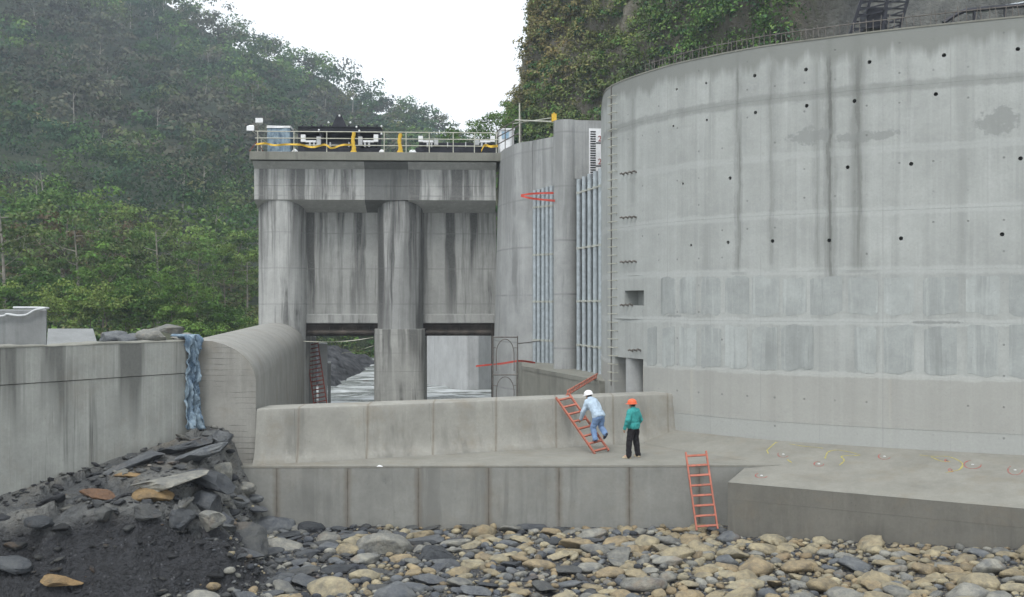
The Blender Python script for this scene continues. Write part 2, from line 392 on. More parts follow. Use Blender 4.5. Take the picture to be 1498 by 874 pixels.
M['pale_bark'] = plain('pale_bark', (.27, .25, .215), .9, 0, .3, 3)

def ground_mat():
    g = NG('gravel_ground'); p = g.pos()
    n = g.noise(p, .25, 5, .6); f_ = g.noise(p, 3.0, 5, .7)
    c = g.mix(g.mr(n, .35, .65), (.055, .075, .03), (.12, .115, .09)); c = g.mix(g.mr(f_, .35, .7), c, (.10, .10, .075))
    g.bump(f_, .3, .6); return g.col(c)
M['ground'] = ground_mat()
g = NG('forest_floor'); n_ = g.noise(g.pos(), .6, 6, .7); g.bump(n_, 1.2, .9); M['forest_floor'] = g.col(g.mix(g.mr(n_, .35, .68), (.018, .030, .014), (.06, .078, .035)))
def bed_mat():
    g = NG('riverbed_gravel'); p = g.pos()
    a = g.n('ShaderNodeVertexColor'); a.layer_name = 'tint'; A = g.xyz(a.outputs[0])
    v = g.voro(p, 9.); v2 = g.voro(p, 22.)
    cc = g.noise(v.outputs['Color'], 3., 1)
    gravel = g.mix(g.mr(g.xyz(v.outputs['Color'])[0], 0, 1), (.075, .08, .09), (.22, .195, .14))
    gravel = g.mix(g.mr(v.outputs['Distance'], .25, .6), gravel, (.03, .031, .035))
    n = g.noise(p, 5, 6, .75); n2 = g.noise(p, 1.1, 4, .6)
    shelf = g.mix(g.mr(n, .3, .7), (.075, .078, .08), (.20, .205, .20)); shelf = g.mix(g.mr(n2, .5, .7, 0, .6), shelf, (.16, .14, .11))
    dark = g.mix(g.mr(n, .35, .72), (.007, .0075, .009), (.038, .040, .046))
    dark = g.mix(g.mr(g.xyz(v2.outputs['Color'])[1], .975, .995), dark, (.075, .078, .085))
    shelf = g.mix(g.mr(A[2], 0, 1), g.mix(1., shelf, (.5, .52, .55), 'MULTIPLY'), g.mix(1., shelf, (1.05, 1.03, .98), 'MULTIPLY'))
    c = g.mix(A[0], gravel, shelf); c = g.mix(A[1], c, dark)
    h = g.ma('ADD', g.ma('MULTIPLY', n, 1.2), g.ma('MULTIPLY', v.outputs['Distance'], -.8)); h = g.ma('ADD', h, g.ma('MULTIPLY', v2.outputs['Distance'], -.4))
    g.bump(h, .10, .9); g.set(Roughness=g.mr(n, .3, .7, .45, .9), Specular_IOR_Level=.5); return g.col(c)
M['bed'] = bed_mat()
def stone_mat(name, cols, attr=False, rust=.3):
    g = NG(name); tc = g.n('ShaderNodeTexCoord').outputs['Object'] if not attr else g.pos(); p = g.pos()
    if attr:
        a = g.n('ShaderNodeVertexColor'); a.layer_name = 'tint'; c = a.outputs[0]
    else:
        oi = g.n('ShaderNodeObjectInfo'); rnd = oi.outputs['Random']
        c = g.mix(rnd, cols[0], cols[1])
        c = g.mix(g.ma('GREATER_THAN', g.ma('FRACT', g.ma('MULTIPLY', rnd, 7.31)), .7), c, cols[2])
    n = g.noise(p, 3.2, 7, .72); f_ = g.noise(p, 16, 4, .7)
    c = g.mix(g.mr(n, .38, .64), g.mix(1., c, (.62, .64, .68), 'MULTIPLY'), g.mix(1., c, (1.3, 1.28, 1.2), 'MULTIPLY'))
    if rust: c = g.mix(g.mr(g.noise(p, 1.1, 3, .6), .60, .68, 0, rust), c, (.24, .135, .055))
    c = g.mix(g.mr(f_, .3, .7, 0, .4), c, g.mix(1., c, (.55, .55, .57), 'MULTIPLY'))
    g.bump(g.ma('ADD', g.ma('MULTIPLY', n, 1.5), g.ma('MULTIPLY', f_, .5)), .07, .9)
    g.set(Roughness=g.mr(n, .3, .7, .5, .85), Specular_IOR_Level=.4); return g.col(c)
M['tan'] = stone_mat('tan_stone', ((.285, .235, .15), (.36, .32, .225), (.31, .25, .16)), rust=.25)
M['grey'] = stone_mat('grey_stone', ((.19, .19, .175), (.29, .285, .255), (.145, .155, .165)), rust=.25)
M['slate'] = stone_mat('slate_stone', ((.05, .055, .062), (.12, .128, .138), (.085, .088, .088)), rust=.12)
M['stone_mix'] = stone_mat('mixed_stone', None, True, rust=.3)
M['ochre'] = stone_mat('ochre_stone', ((.27, .185, .09), (.30, .21, .11), (.25, .17, .085)), rust=.2)
M['rust_stone'] = stone_mat('rust_stone', ((.15, .085, .05), (.17, .10, .06), (.14, .08, .05)), rust=.6)

def water_mat():
    g = NG('white_water'); p = g.pos(); n = g.noise(p, 1, 6, .65, scale=(.35, 1.1, 1)); f_ = g.noise(p, 1, 5, .7, scale=(1.6, 4, 1))
    c = g.mix(g.mr(n, .45, .60), (.16, .175, .165), (.58, .61, .62)); c = g.mix(g.mr(f_, .55, .7, 0, .5), c, (.16, .175, .165))
    g.bump(f_, .25, .6); g.set(Roughness=g.mr(n, .4, .6, .15, .6)); return g.col(c)
M['water'] = water_mat()
g = NG('orange_paint'); n_ = g.noise(g.pos(), 9, 5, .7); g.set(Roughness=.7); M['orange'] = g.col(g.mix(g.mr(n_, .5, .64, 0, .75), g.mix(g.mr(g.noise(g.pos(), 2.5, 3), .35, .65), (.36, .115, .075), (.47, .165, .115)), (.19, .11, .085)))
M['rusty'] = plain('rusty_steel', (.20, .055, .04), .8, 0, .4, 10)
M['black_steel'] = plain('black_steel', (.025, .026, .034), .5, .2, .4, 4)
M['dark_steel'] = plain('weathered_gate_steel', (.05, .043, .036), .6, .3, .6, 2)
M['galv'] = plain('galvanised_pipe', (.39, .435, .46), .5, .25, .18, 5)
M['flange'] = plain('pipe_band', (.40, .41, .37), .6, .1, .2, 8)
M['rail'] = plain('pale_railing', (.45, .45, .38), .55, .2, .2, 8)
M['rebar'] = plain('grey_rebar', (.15, .138, .125), .7, .3, .3, 9)
M['yellow'] = plain('yellow_tape', (.62, .40, .045), .6, 0, .15, 9)
M['white'] = plain('white_paint', (.74, .75, .76), .5, 0, .08, 6)
M['ltgrey'] = plain('light_grey_paint', (.42, .43, .44), .5, 0, .15, 6)
M['blacksoot'] = plain('black_paint', (.02, .02, .022), .6)
M['red'] = plain('red_tape', (.55, .07, .045), .6, 0, .15, 10)
g = NG('redpaint_marking'); n_ = g.noise(g.pos(), 11, 5, .75); g.set(Roughness=.9); M['redpaint'] = g.col(g.mix(g.mr(n_, .46, .60, 0, .85), (.36, .10, .085), (.19, .187, .165)))
g = NG('yellowpaint_marking'); n_ = g.noise(g.pos(), 11, 5, .75); g.set(Roughness=.9); M['yellowpaint'] = g.col(g.mix(g.mr(n_, .46, .60, 0, .85), (.50, .44, .07), (.19, .187, .165)))
M['hose'] = plain('hose_rubber', (.52, .54, .55), .6, 0, .12, 6)
def tarp_mat(name, a, b):
    g = NG(name); p = g.pos(); n = g.noise(p, 1, 5, .65, scale=(5, 5, 2.2)); f_ = g.noise(p, 14, 4, .7)
    c = g.mix(g.mr(n, .38, .62), a, b); c = g.mix(g.mr(f_, .5, .75, 0, .5), c, (.08, .12, .17)); g.bump(n, .12, .9); g.set(Roughness=.85); return g.col(c)
M['tarp'] = tarp_mat('blue_tarp', (.10, .155, .22), (.27, .35, .41))
M['tarp2'] = tarp_mat('pale_blue_tarp', (.22, .34, .46), (.42, .54, .62))

# ================================================================== SETTING
def grid_mesh(name, xs, ys, hf, mat, col=None, smooth=True):
    Xg, Yg = np.meshgrid(xs, ys); Zg = hf(Xg, Yg); nx, ny = len(xs), len(ys)
    v = np.stack([Xg.ravel(), Yg.ravel(), Zg.ravel()], 1)
    i = np.arange(nx * ny).reshape(ny, nx)
    f = np.stack([i[:-1, :-1].ravel(), i[:-1, 1:].ravel(), i[1:, 1:].ravel(), i[1:, :-1].ravel()], 1)
    c = col(Xg, Yg).reshape(-1, 3) if col else None
    return np_mesh(name, v, f, mat, c, smooth)
tag(grid_mesh('ground', np.linspace(-420, 420, 60), np.linspace(-90, 540, 60), lambda x, y: np.full_like(x, -3.2), M['ground']), kind='structure')

# --- riverbed with the excavated bank at the left
WA, WB = np.array((-12.4, 25.7)), np.array((-9.0, 30.5))
wd = (WB - WA) / np.linalg.norm(WB - WA); wnrm = np.array((wd[1], -wd[0]))
def smin(a, b, k): 
    h = np.clip(.5 + .5 * (b - a) / k, 0, 1); return b * (1 - h) + a * h - k * h * (1 - h)
def bed_parts(x, y):
    x = np.asarray(x, float); y = np.asarray(y, float)
    bed = -1.74 + .55 * sstep(5, 14, x) + .10 * fbm(x * .5, y * .5, 3, 3) + .04 * fbm(x * 2.2, y * 2.2, 2, 5)
    dx, dy = x - WA[0], y - WA[1]; s = dx * wd[0] + dy * wd[1]; d = dx * wnrm[0] + dy * wnrm[1]
    lay = np.abs(fbm(x * .9, y * .9, 4, 12)); shelf = -.03 + .17 * s - .055 * np.maximum(d, 0) + .10 * fbm(x * 1.1, y * 1.1, 4, 11) + .22 * lay * np.clip(d * 2, 0, 1) + .05 * fbm(x * 4, y * 4, 3, 14)
    cy_ = -1.75 + (y - 22.5 - .8 * fbm(x * .45, 0 * x, 2, 21)) * 1.05 + .55 * fbm(x * 1.3, y * 1.3, 5, 31) - .25 * np.abs(fbm(x * 2.1, y * 2.1, 3, 32))
    t = np.clip((y - 25) / 4, 0, 1); cx_ = lerp(.05, .85, t) - (x - lerp(-8.1, -8.2, t)) * lerp(.72, 1.9, t) + .3 * fbm(x * 1.2, y * 1.2, 3, 41)
    sc_, _k = slab_cells(x, y); near_ = np.clip(d * 1.5, 0, 1)
    shelf = shelf + sc_ * .55 * near_; cx_ = cx_ + sc_ * .9; cy_ = cy_ + sc_ * .35
    b = smin(smin(shelf, cy_, .12), cx_, .1)
    return bed, b, shelf, cy_, cx_
_vr = np.random.default_rng(77); VS = np.stack([_vr.uniform(-17, -4.5, 210), _vr.uniform(20, 31.5, 210)], 1); VH = _vr.uniform(-.5, .5, 210); VT = _vr.normal(size=(210, 2)) * .22
def slab_cells(x, y):          # interlocking shale plates: nearest seed, a level and a dip for each
    sh_ = np.shape(x); X_, Y_ = np.ravel(x), np.ravel(y); h = np.zeros(len(X_)); k = np.zeros(len(X_), int)
    w = (X_ > -17.2) & (X_ < -4.3) & (Y_ > 19.8)
    if w.any():
        xx = X_[w] + .35 * fbm(X_[w] * 1.3, Y_[w] * 1.3, 3, 141); yy = Y_[w] + .35 * fbm(X_[w] * 1.3, Y_[w] * 1.3, 3, 142)
        al = xx * wd[0] + yy * wd[1]; ac = xx * wnrm[0] + yy * wnrm[1]; sal = VS @ wd; sac = VS @ wnrm
        D = ((al[:, None] - sal[None]) * .75) ** 2 + ((ac[:, None] - sac[None]) * 1.25) ** 2; j = D.argmin(1)
        h[w] = .30 * VH[j] + VT[j, 0] * (xx - VS[j, 0]) + VT[j, 1] * (yy - VS[j, 1]); k[w] = j
    return h.reshape(sh_), k.reshape(sh_)
def bed_h(x, y):
    bed, b, *_ = bed_parts(x, y); return np.maximum(bed, b)
def bed_col(x, y):
    bed, b, shelf, cy_, cx_ = bed_parts(x, y)
    on = np.clip((b - bed) / .15, 0, 1); dk = np.clip((shelf - cy_) / .3 + .1, 0, 1) * np.clip((-x - 4.6 + .9 * fbm(x, y, 3, 51)) / .8, 0, 1)
    dk = np.maximum(dk * np.clip((b - bed + .25) / .3, 0, 1), 0)
    return np.stack([on, dk, VH[slab_cells(x, y)[1]] + .5], -1)
tag(grid_mesh('riverbed', np.concatenate([np.arange(-20, -14, .15), np.arange(-14, -5, .055), np.arange(-5, 21, .13)]), np.concatenate([np.arange(13, 20, .2), np.arange(20, 31.4, .075)]), bed_h, M['bed'], bed_col), kind='structure')

# --- sluiceway floor and the river beyond the gates
tag(build('sluiceway_floor', MB().prism([(-13.5, 33), (3.5, 40), (1.5, 58), (-14, 58)], -3.1, -1.6), M['apron']), kind='structure')
def water_h(x, y): return -1.45 + .25 * fbm(x * .25, y * .5, 3, 61)
tag(grid_mesh('river_water', np.linspace(-40, 30, 90), np.linspace(58.1, 122, 110), water_h, M['water']), kind='structure')

# --- hillside
RX = np.array([-420, -240, -120, -96, -86, -57, -46.6, -31.7, -21, -12.6, 0, 40, 120, 420.]); RZ = np.array([215, 168, 112, 96, 90, 80, 71.5, 65.5, 62, 53, 42, 36, 36, 36.]) - 6
def hill_h(x, y):
    zr = np.interp(x, RX, RZ)
    t = (y - 98) / 232.
    up = np.clip(t, 0, 1); z = 1.2 + (zr - 1.2) * up ** 1.03
    z = z + (9 * fbm(x * .018, y * .012, 3, 71) + 2 * fbm(x * .08, y * .08, 2, 72)) * np.clip(t * 3, 0, 1) * np.clip((1 - t) * 4, .12, 1)
    z = np.where(t > 1, zr - (t - 1) * 110, z)
    near = np.clip((98 - y) / 34, 0, 1); bank = np.clip((-x - 15) / 5, 0, 1)              # flat by the works, sinking to the river
    z = z + np.where(y < 98, (.9 * fbm(x * .12, y * .12, 3, 73) + .7) * bank, 0)
    riv = np.clip((x + 23 + (y - 60) * .03) / 6, 0, 1) * np.clip((128 - y) / 14, 0, 1)
    return z * (1 - riv) + -2.9 * riv
tag(grid_mesh('hillside', np.linspace(-300, 120, 150), np.linspace(58.5, 400, 140), hill_h, M['forest_floor']), kind='structure')

# ================================================================== CONCRETE WORKS
# --- apron: cast in bays, vertical front face
ap = thing('apron_slab', 'low flat concrete apron with a vertical front face above the cobbles', 'apron', (0, 30, -2.2))
def fr(x): return 29.83 + (x + 7.8) * .017
xs_ap = [-7.85] + [XA(406, 29.95) + 1.99 * k for k in range(9)]
for a, b in zip(xs_ap[:-1], xs_ap[1:]):
    a2, b2 = a + .003, b - .003
    build('apron_bay', MB().prism([(a2, fr(a2)), (b2, fr(b2)), (b2, 36.4), (a2, 36.4)], -2.2, -.07), M['apron'], ap)
build('apron_top', MB().prism([(xs_ap[0], fr(xs_ap[0]) - .006), (xs_ap[-1], fr(xs_ap[-1]) - .006), (xs_ap[-1], 36.4), (xs_ap[0], 36.4)], -.068, 0), M['slope'], ap, bevel=.012)

# --- ogee sill behind it
si = thing('weir_sill', 'curved concrete weir sill standing across the back of the apron', 'weir', (-1.5, 32.5, 0))
s0 = Vector((-7.63, 29.86)); s1 = Vector((4.4, 34.75)); sd = (s1 - s0).normalized(); sn = Vector((-sd.y, sd.x))
prof = [(0, -.3), (0, .0), (.09, .14), (.155, .3), (.20, .5), (.235, .75), (.262, 1.0), (.285, 1.25), (.30, 1.46), (.33, 1.53), (.40, 1.56), (1.25, 1.56), (1.25, -1.7)]
cuts = [0, 1.55, 3.6, 5.65, 7.7, 9.75, 11.6, 14.6]
for k, (a, b) in enumerate(zip(cuts[:-1], cuts[1:])):
    rings = []
    for e in (a + (.002 if k else 0), b - .002):
        ring = []
        for v, z in prof:
            ee = e + (.30 + .55 * v if k == 0 and e < .1 else 0)
            q = s0 + sd * ee + sn * v; ring.append((q.x, q.y, z))
        rings.append(ring)
    build('sill_section', MB().loft(rings), M['sill'], si, smooth=35)

# --- sloping apron wedge at the foot of the curved wall
sa = thing('sloping_apron', 'tilted concrete apron with paint marks below the tall curved wall', 'apron', (10, 28, -2.3))
O0, O1, O2 = Vector((5.89, 28.9)), Vector((12.2, 25.2)), Vector((19.5, 20.9))
ua, ub = wu(985) - 1.4, WU[-1] - .5
def Wt(t): x, y = wxy(lerp(wu(1137), ub, t)); return Vector((x, y))
def Ot(t): return O0 + (O2 - O0) * t
N = 24; rt = []
rows_top = [[], [], [], []]
for i in range(N + 1):
    t = i / N; w = Wt(t); o = Ot(t)
    for r, q, z in ((0, w + (w - o) * .15, .35 + .05), (1, w, .35), (2, o + (w - o) * .46, .0), (3, o, -.30)): rows_top[r].append((q.x, q.y, z))
mb = MB(); mb.loft(rows_top, closed=False, caps=False)
# left part that runs out over the flat apron
ML = [(4.32, 34.5), (5.3, 32.9), (6.35, 31.45), rows_top[2][0][:2]]
lw = []; lm = []; lb = []
for i in range(9):
    t = i / 8; x, y = wxy(lerp(ua, wu(1137), t)); k = t * 3; j = min(int(k), 2); q = Vector(ML[j]).lerp(Vector(ML[j + 1]), k - j)
    lw.append((x, y, .35)); lm.append((q.x, q.y, .004 if i < 8 else .0))
    d = (Vector((x, y)) - q) * .15; lb.append((x + d.x, y + d.y, .4))
mb.loft([lb, lw, lm], closed=False, caps=False)
top = build('slope_face', mb, M['slope'], sa, smooth=30)
def skirt(z_off, z0, z1, out):
    pts = [Vector(rows_top[2][0][:2]) + Vector((.25, .5))] + [Vector(p[:2]) for p in rows_top[3]]
    dirn = (O2 - O0).normalized(); nn = Vector((dirn.y, -dirn.x))
    pts = [pts[0]] + [p + nn * out for p in pts[1:]]
    back = [p - nn * -1 * -1.2 for p in pts[1:]][::-1]
    return MB().prism(pts + back, z0, z1)
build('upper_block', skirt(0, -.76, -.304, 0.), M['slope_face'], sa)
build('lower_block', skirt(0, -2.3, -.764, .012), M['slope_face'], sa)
def on_slope(px, py):          # point of the slope under a pixel
    d = Vector(((px - CX) / F, 1, -(py - CY) / F)); best = None
    for i in range(N):
        for r in range(1, 3):
            a = Vector(rows_top[r][i]); b = Vector(rows_top[r][i + 1]); c = Vector(rows_top[r + 1][i]); e = Vector(rows_top[r + 1][i + 1])
            for tri in ((a, b, c), (b, e, c)):
                n_ = (tri[1] - tri[0]).cross(tri[2] - tri[0]); den = n_.dot(d)
                if abs(den) < 1e-9: continue
                t = n_.dot(tri[0] - camo.location) / den; p = camo.location + d * t; ok = True
                for k in range(3):
                    if (tri[(k + 1) % 3] - tri[k]).cross(p - tri[k]).dot(n_) < -1e-6: ok = False
                if ok: best = p + Vector((0, 0, .004))
    return best
def slope_mark(pts, w, mat, closed=False):
    P = [p for p in (on_slope(*q) for q in pts) if p is not None]
    if len(P) < 2: return
    if closed: P = P + [P[0]]
    mb = MB(); 
    for a, b in zip(P[:-1], P[1:]):
        if (b - a).length > .01: mb.bar(a, b + (b - a) * .1, w * random.uniform(.6, 1.2), .004)
    build('paint_mark', mb, mat, sa)
def ring_px(x, y, rx, ry, n=14): return [(x + rx * math.cos(2 * math.pi * k / n), y + ry * math.sin(2 * math.pi * k / n)) for k in range(n)]
for x, y, rx, ry in ((1294, 668, 10, 5), (1146, 665, 9, 5), (1198, 679, 8, 4), (1423, 680, 14, 7), (1485, 688, 12, 8), (1114, 696, 10, 4), (1385, 674, 3, 2), (1392, 688, 5, 3)):
    slope_mark(ring_px(x, y, rx * .9, ry * .9)[random.randrange(3):random.randrange(9, 13)], .035, M['redpaint'])
    p = on_slope(x, y)
    if p is not None: build('marker_stud', MB().dome(p + Vector((0, 0, .0)), .04, 8, 3, .35), M['white'] if rx > 5 else M['redpaint'], sa)
for pl in ([(1124, 664), (1121, 655), (1130, 649), (1138, 648)], [(1155, 650), (1175, 653), (1203, 656)], [(1207, 671), (1211, 662), (1222, 659), (1240, 661), (1258, 666), (1247, 667), (1231, 668), (1235, 674), (1228, 681)],
           [(1345, 666), (1365, 668), (1384, 668), (1398, 672), (1408, 679), (1404, 687), (1392, 690), (1383, 692)], [(1362, 669), (1377, 675), (1390, 676)], [(1152, 673), (1158, 677)]):
    slope_mark([tuple(w_) for w_ in catmull(pl, 4)], .036, M['yellowpaint'])

# --- left retaining wall: two lifts
lw_ = thing('retaining_wall', 'stained grey concrete retaining wall running along the left bank', 'wall', (-12, 26, -2.4))
PA = Vector((-17.4, 18.35)); PB = Vector((-8.98, 30.22)); dd = (PB - PA).normalized(); nn = Vector((dd.y, -dd.x))
def strip(off, thick, z0, z1, jag=0., n=90):
    rings = []
    for i in range(n + 1):
        q = PA + (PB - PA) * (i / n); a = q + nn * off; b = q - nn * thick
        zz = z1 + (float(fbm(i * .35, 0, 4, 81)) * jag if jag else 0)
        rings.append([(a.x, a.y, z0), (a.x, a.y, zz - (.03 if jag else 0)), (a.x - nn.x * .03 * bool(jag), a.y - nn.y * .03 * bool(jag), zz), (b.x, b.y, zz + (float(fbm(i * .3, 5, 3, 82)) * jag if jag else 0)), (b.x, b.y, z0)])
    return MB().loft(rings)
build('lower_lift', strip(0, .5, -2.4, 2.60), M['left_wall'], lw_)
build('upper_lift', strip(.018, .45, 2.62, 3.50, .0), M['left_wall'], lw_)
build('rough_coping', strip(.03, .43, 3.503, 3.56, .055), M['ledge'], lw_)

# --- round-topped divider wall that runs back to the gates
dv = thing('divider_wall', 'round-topped concrete divider wall running from the sill to the gate pier', 'wall', (-10.5, 43, -1.7))
rings = []
nst = 14
for i in range(nst + 1):
    t = i / nst; cx_, cy_ = lerp(-8.93, -12.95, t), lerp(30.34, 57.9, t); hw = 1.6
    ring = [(cx_ + hw, cy_, -1.7)]
    for k in range(15):
        a = math.pi * k / 14; ring.append((cx_ + hw * math.cos(a), cy_, 2.36 + 1.16 * math.sin(a)))
    ring.append((cx_ - hw, cy_, -1.7)); rings.append(ring)
build('wall_body', MB().loft(rings), M['barrel_side'], dv, smooth=40)
build('end_face', MB().loft([[(x, y - o, z) for x, y, z in rings[0]] for o in (.02, -.01)]), M['barrel'], dv)

# --- block and sloping slab beyond the left wall
blk = thing('concrete_block', 'grey concrete block wall rising behind the left retaining wall', 'wall', (-24, 46, -1))
build('block_body', MB().prism([(XA(-130, 44), 44), (XA(67.5, 44), 44), (XA(68.5, 49), 49), (XA(-130, 49), 49)], -2.6, ZA(454, 44)), M['block'], blk, bevel=.02)
hz = ZA(452, 43.9)
pts = [(XA(x, 43.85), 43.85, ZA(y, 43.85)) for x, y in ((-60, 463), (0, 463), (10, 460), (25, 462), (38, 461), (50, 454.5), (60, 452), (66, 451))] + [(XA(67, 44.1), 44.3, hz + .02), (XA(52, 44.8), 45, hz + .04), (XA(20, 45.5), 45.5, hz + .04)]
tag(build('hose', MB().tube([tuple(p) for p in catmull(pts, 6)], .05, 7), M['hose'], smooth=60), 'pale hose hanging over the top edge of the concrete block', 'hose')
sb = build('sloping_slab', MB().prism([(XA(68, 50), 50), (XA(145, 50), 50), (XA(136, 54), 54), (XA(70, 54), 54)], -2.5, lambda p: 2.4 if p[1] < 51 else ZA(481, 54)), M['block'])
tag(sb, 'pale tilted concrete slab beside the grey block behind the left wall', 'slab')

# --- gate structure
GA = math.atan2(.6, 13.05); GO = Vector((-13.86, 57.0)); gu = Vector((math.cos(GA), math.sin(GA))); gv = Vector((-gu.y, gu.x))
def gp(u, v, z): q = GO + gu * u + gv * v; return Vector((q.x, q.y, z))
def gxy(u, v): q = GO + gu * u + gv * v; return (q.x, q.y)
GROT = Matrix.Rotation(GA, 3, 'Z')
ga = thing('gate_structure', 'tall stained concrete sluice gate structure with two round-nosed piers and a deck', 'dam gate', gp(6.5, 2, -3))
def stadium(u0, u1, v1, fr_=0.):
    r = (u1 - u0) / 2; c = (u0 + u1) / 2
    return [gxy(c + r * math.cos(a), fr_ + r + r * math.sin(a)) for a in [math.pi + math.pi * k / 20 for k in range(21)]] + [gxy(u1, v1), gxy(u0, v1)]
build('pier', MB().prism(stadium(0, 2.57, 5.4), -3, 10.7), M['gate'], ga, smooth=35)
pc = build('pier', MB().prism(stadium(6.5, 9.0, 5.4), -3, 10.7), M['gate_mid'], ga, smooth=35)
def rbox(u0, u1, v0, v1, r): 
    out = []
    for cu, cv, a0 in ((u0 + r, v0 + r, math.pi), (u1 - r, v0 + r, 1.5 * math.pi)):
        out += [gxy(cu + r * math.cos(a0 + k * math.pi / 12), cv + r * math.sin(a0 + k * math.pi / 12)) for k in range(7)]
    return out + [gxy(u1, v1), gxy(u0, v1)]
build('pier_footing', MB().prism(rbox(6.38, 9.12, -.12, 4.2, .5), -3, 3.16), M['footing'], pc, smooth=35)
def sect(u0, u1, ring): return MB().loft([[gp(u, v, z) for v, z in ring] for u in (u0, u1)])
beamr = [(-.05, 10.15), (1.35, 9.58), (2.2, 9.58), (2.2, 12.15), (-.05, 12.15), (-.05, 11.8)]
lo = [(-.05, 10.15), (1.35, 9.58), (2.2, 9.58), (2.2, 10.895), (-.05, 10.895)]; hi = [(-.045, 10.905), (2.2, 10.905), (2.2, 12.15), (-.55, 12.15), (-.045, 11.80)]
for a, b, m in ((0, 5.9, 'gate'), (5.905, 8.25, 'gate_dark'), (8.255, 13.0, 'gate')):
    build('lintel_lower', sect(a, b, lo), M[m], ga); build('lintel_upper', sect(a, b, hi), M[m], ga)
build('deck_slab', sect(-.12, 13.25, [(-.72, 12.2), (4.2, 12.2), (4.2, 12.64), (-.72, 12.64)]), M['deck'], ga, bevel=.02)
for a, b in ((2.57, 6.5), (9.0, 12.95)):
    bw = build('breast_wall', sect(a - .1, b + .1, [(1.36, 3.98), (2.1, 3.98), (2.1, 9.7), (1.36, 9.7)]), M['breast'], ga)
    build('bottom_beam', sect(a - .05, b + .05, [(1.22, 3.45), (2.0, 3.45), (2.0, 3.975), (1.28, 3.975)]), M['breast'], bw, bevel=.05)
    gl = build('gate_leaf', sect(a - .05, b + .05, [(1.5, 2.8), (1.75, 2.8), (1.75, 3.45), (1.5, 3.45)]), M['dark_steel'], ga)
    build('gate_lip', MB().tube([gp(a, 1.42, 2.92), gp(b, 1.42, 2.92)], .17, 10), M['dark_steel'], gl, smooth=60)
    build('gate_rail', MB().bar(gp(a, 1.44, 3.3), gp(b, 1.44, 3.3), .12, .06), M['dark_steel'], gl)
    for q in np.linspace(a + .5, b - .5, 5): build('gate_stiffener', MB().bar(gp(q, 1.44, 2.95), gp(q, 1.44, 3.28), .08, .1, (0, 1, 0)), M['dark_steel'], gl)
build('gate_slot', sect(12.78, 12.9, [(1.0, -1.6), (1.3, -1.6), (1.3, 3.4), (1.0, 3.4)]), M['dark_steel'], ga)

# --- guide wall seen through the right bay, stub column behind the ladder in the left bay
gw = MB().prism([(XA(604, 82), 82), (XA(666, 74.5), 74.5), (XA(672, 74), 74), (XA(684, 73.4), 73.4), (XA(700, 73.6), 73.6), (XA(712, 74.5), 74.5), (XA(760, 84), 84)], -3, 3.4)
tag(build('guide_wall', gw, M['guide'], smooth=40), 'pale concrete guide wall seen through the right gate opening', 'wall')
cb = thing('concrete_column', 'slim concrete column behind the rusty ladder in the left gate opening', 'column', PX(465, 600, 61.5))
build('shaft', MB().prism([(XA(446, 61.2), 61.2), (XA(462, 61.2), 61.2), (XA(462, 63), 63), (XA(446, 63), 63)], -2.5, ZA(493, 61.5)), M['guide'], cb)
build('shaft', MB().prism([(XA(466, 61.5), 61.5), (XA(479, 61.5), 61.5), (XA(479, 63), 63), (XA(466, 63), 63)], -2.5, ZA(503, 61.5)), M['guide'], cb)
build('cap', MB().prism([(XA(479.5, 62), 62), (XA(484, 62), 62), (XA(484, 64), 64), (XA(479.5, 64), 64)], -2.5, ZA(532, 62)), M['intake'], cb)

# --- intake: battered nose, slotted front with pipe racks, round pier
IO = Vector((.3, 54.0)); ID = Vector((3.4, -11.0)); IL = ID.length; idn = ID.normalized(); iout = Vector((-.956, -.295)).normalized()
def ip(t, off=0., z=None):
    q = IO + ID * t + iout * off; return (q.x, q.y) if z is None else Vector((q.x, q.y, z))
it = thing('intake_structure', 'concrete intake with a rounded nose pier, a round pier and two tall slots', 'dam intake', (2, 50, -1.7))
nose = [(-.72, 60.5), (-.72, 58.3), (-.62, 57.0), (-.42, 55.9), (-.1, 54.9), (.25, 53.9), (.55, 53.4), (1.02, 53.0), (2.35, 56), (4.2, 60.5)]
nb = [(x - d_, y) for (x, y), d_ in zip(nose, (.35, .40, .42, .38, .25, .06, 0, 0, 0, 0))]
build('nose_pier', MB().prism(nb, -2.6, 12.7, top=nose), M['intake'], it, smooth=25)
def islab(t0, t1, o0, o1, z0, z1): return MB().prism([ip(t0, o0), ip(t1, o0), ip(t1, o1), ip(t0, o1)], z0, z1)
R1A, R1B = Vector((1.02, 52.95)), Vector((2.15, 51.5))
build('slot_lintel', MB().prism([tuple(R1A + Vector((.01, 0))), tuple(R1B), (3.0, 53.6), (1.6, 54.6)], 10.15, 12.695), M['intake'], it)
build('slot_lintel', MB().prism([(2.55, 47.0), (6.2, 47.39), (6.2, 49.5), (2.55, 49.5)], 10.1, 12.70), M['intake'], it)
build('slot_side', MB().prism([(1.0, 53.0), (1.03, 52.98), (2.4, 56), (2.3, 56)], -1, 10.15), M['intake'], it)
cpx = Vector((2.42, 47.45)); r_ = .56
cyl = [(cpx.x + r_ * math.cos(a), cpx.y + r_ * math.sin(a)) for a in [math.pi + math.pi * k / 20 for k in range(21)]] + [(3.35, 53.5), (2.25, 53.5)]
build('round_pier', MB().prism(cyl, 1.4, 12.72), M['intake'], it, smooth=35)
build('chamber_back', islab(.15, 1.25, -3.0, -3.4, -1, 12.6), M['dark_steel'] if False else M['ledge'], it)

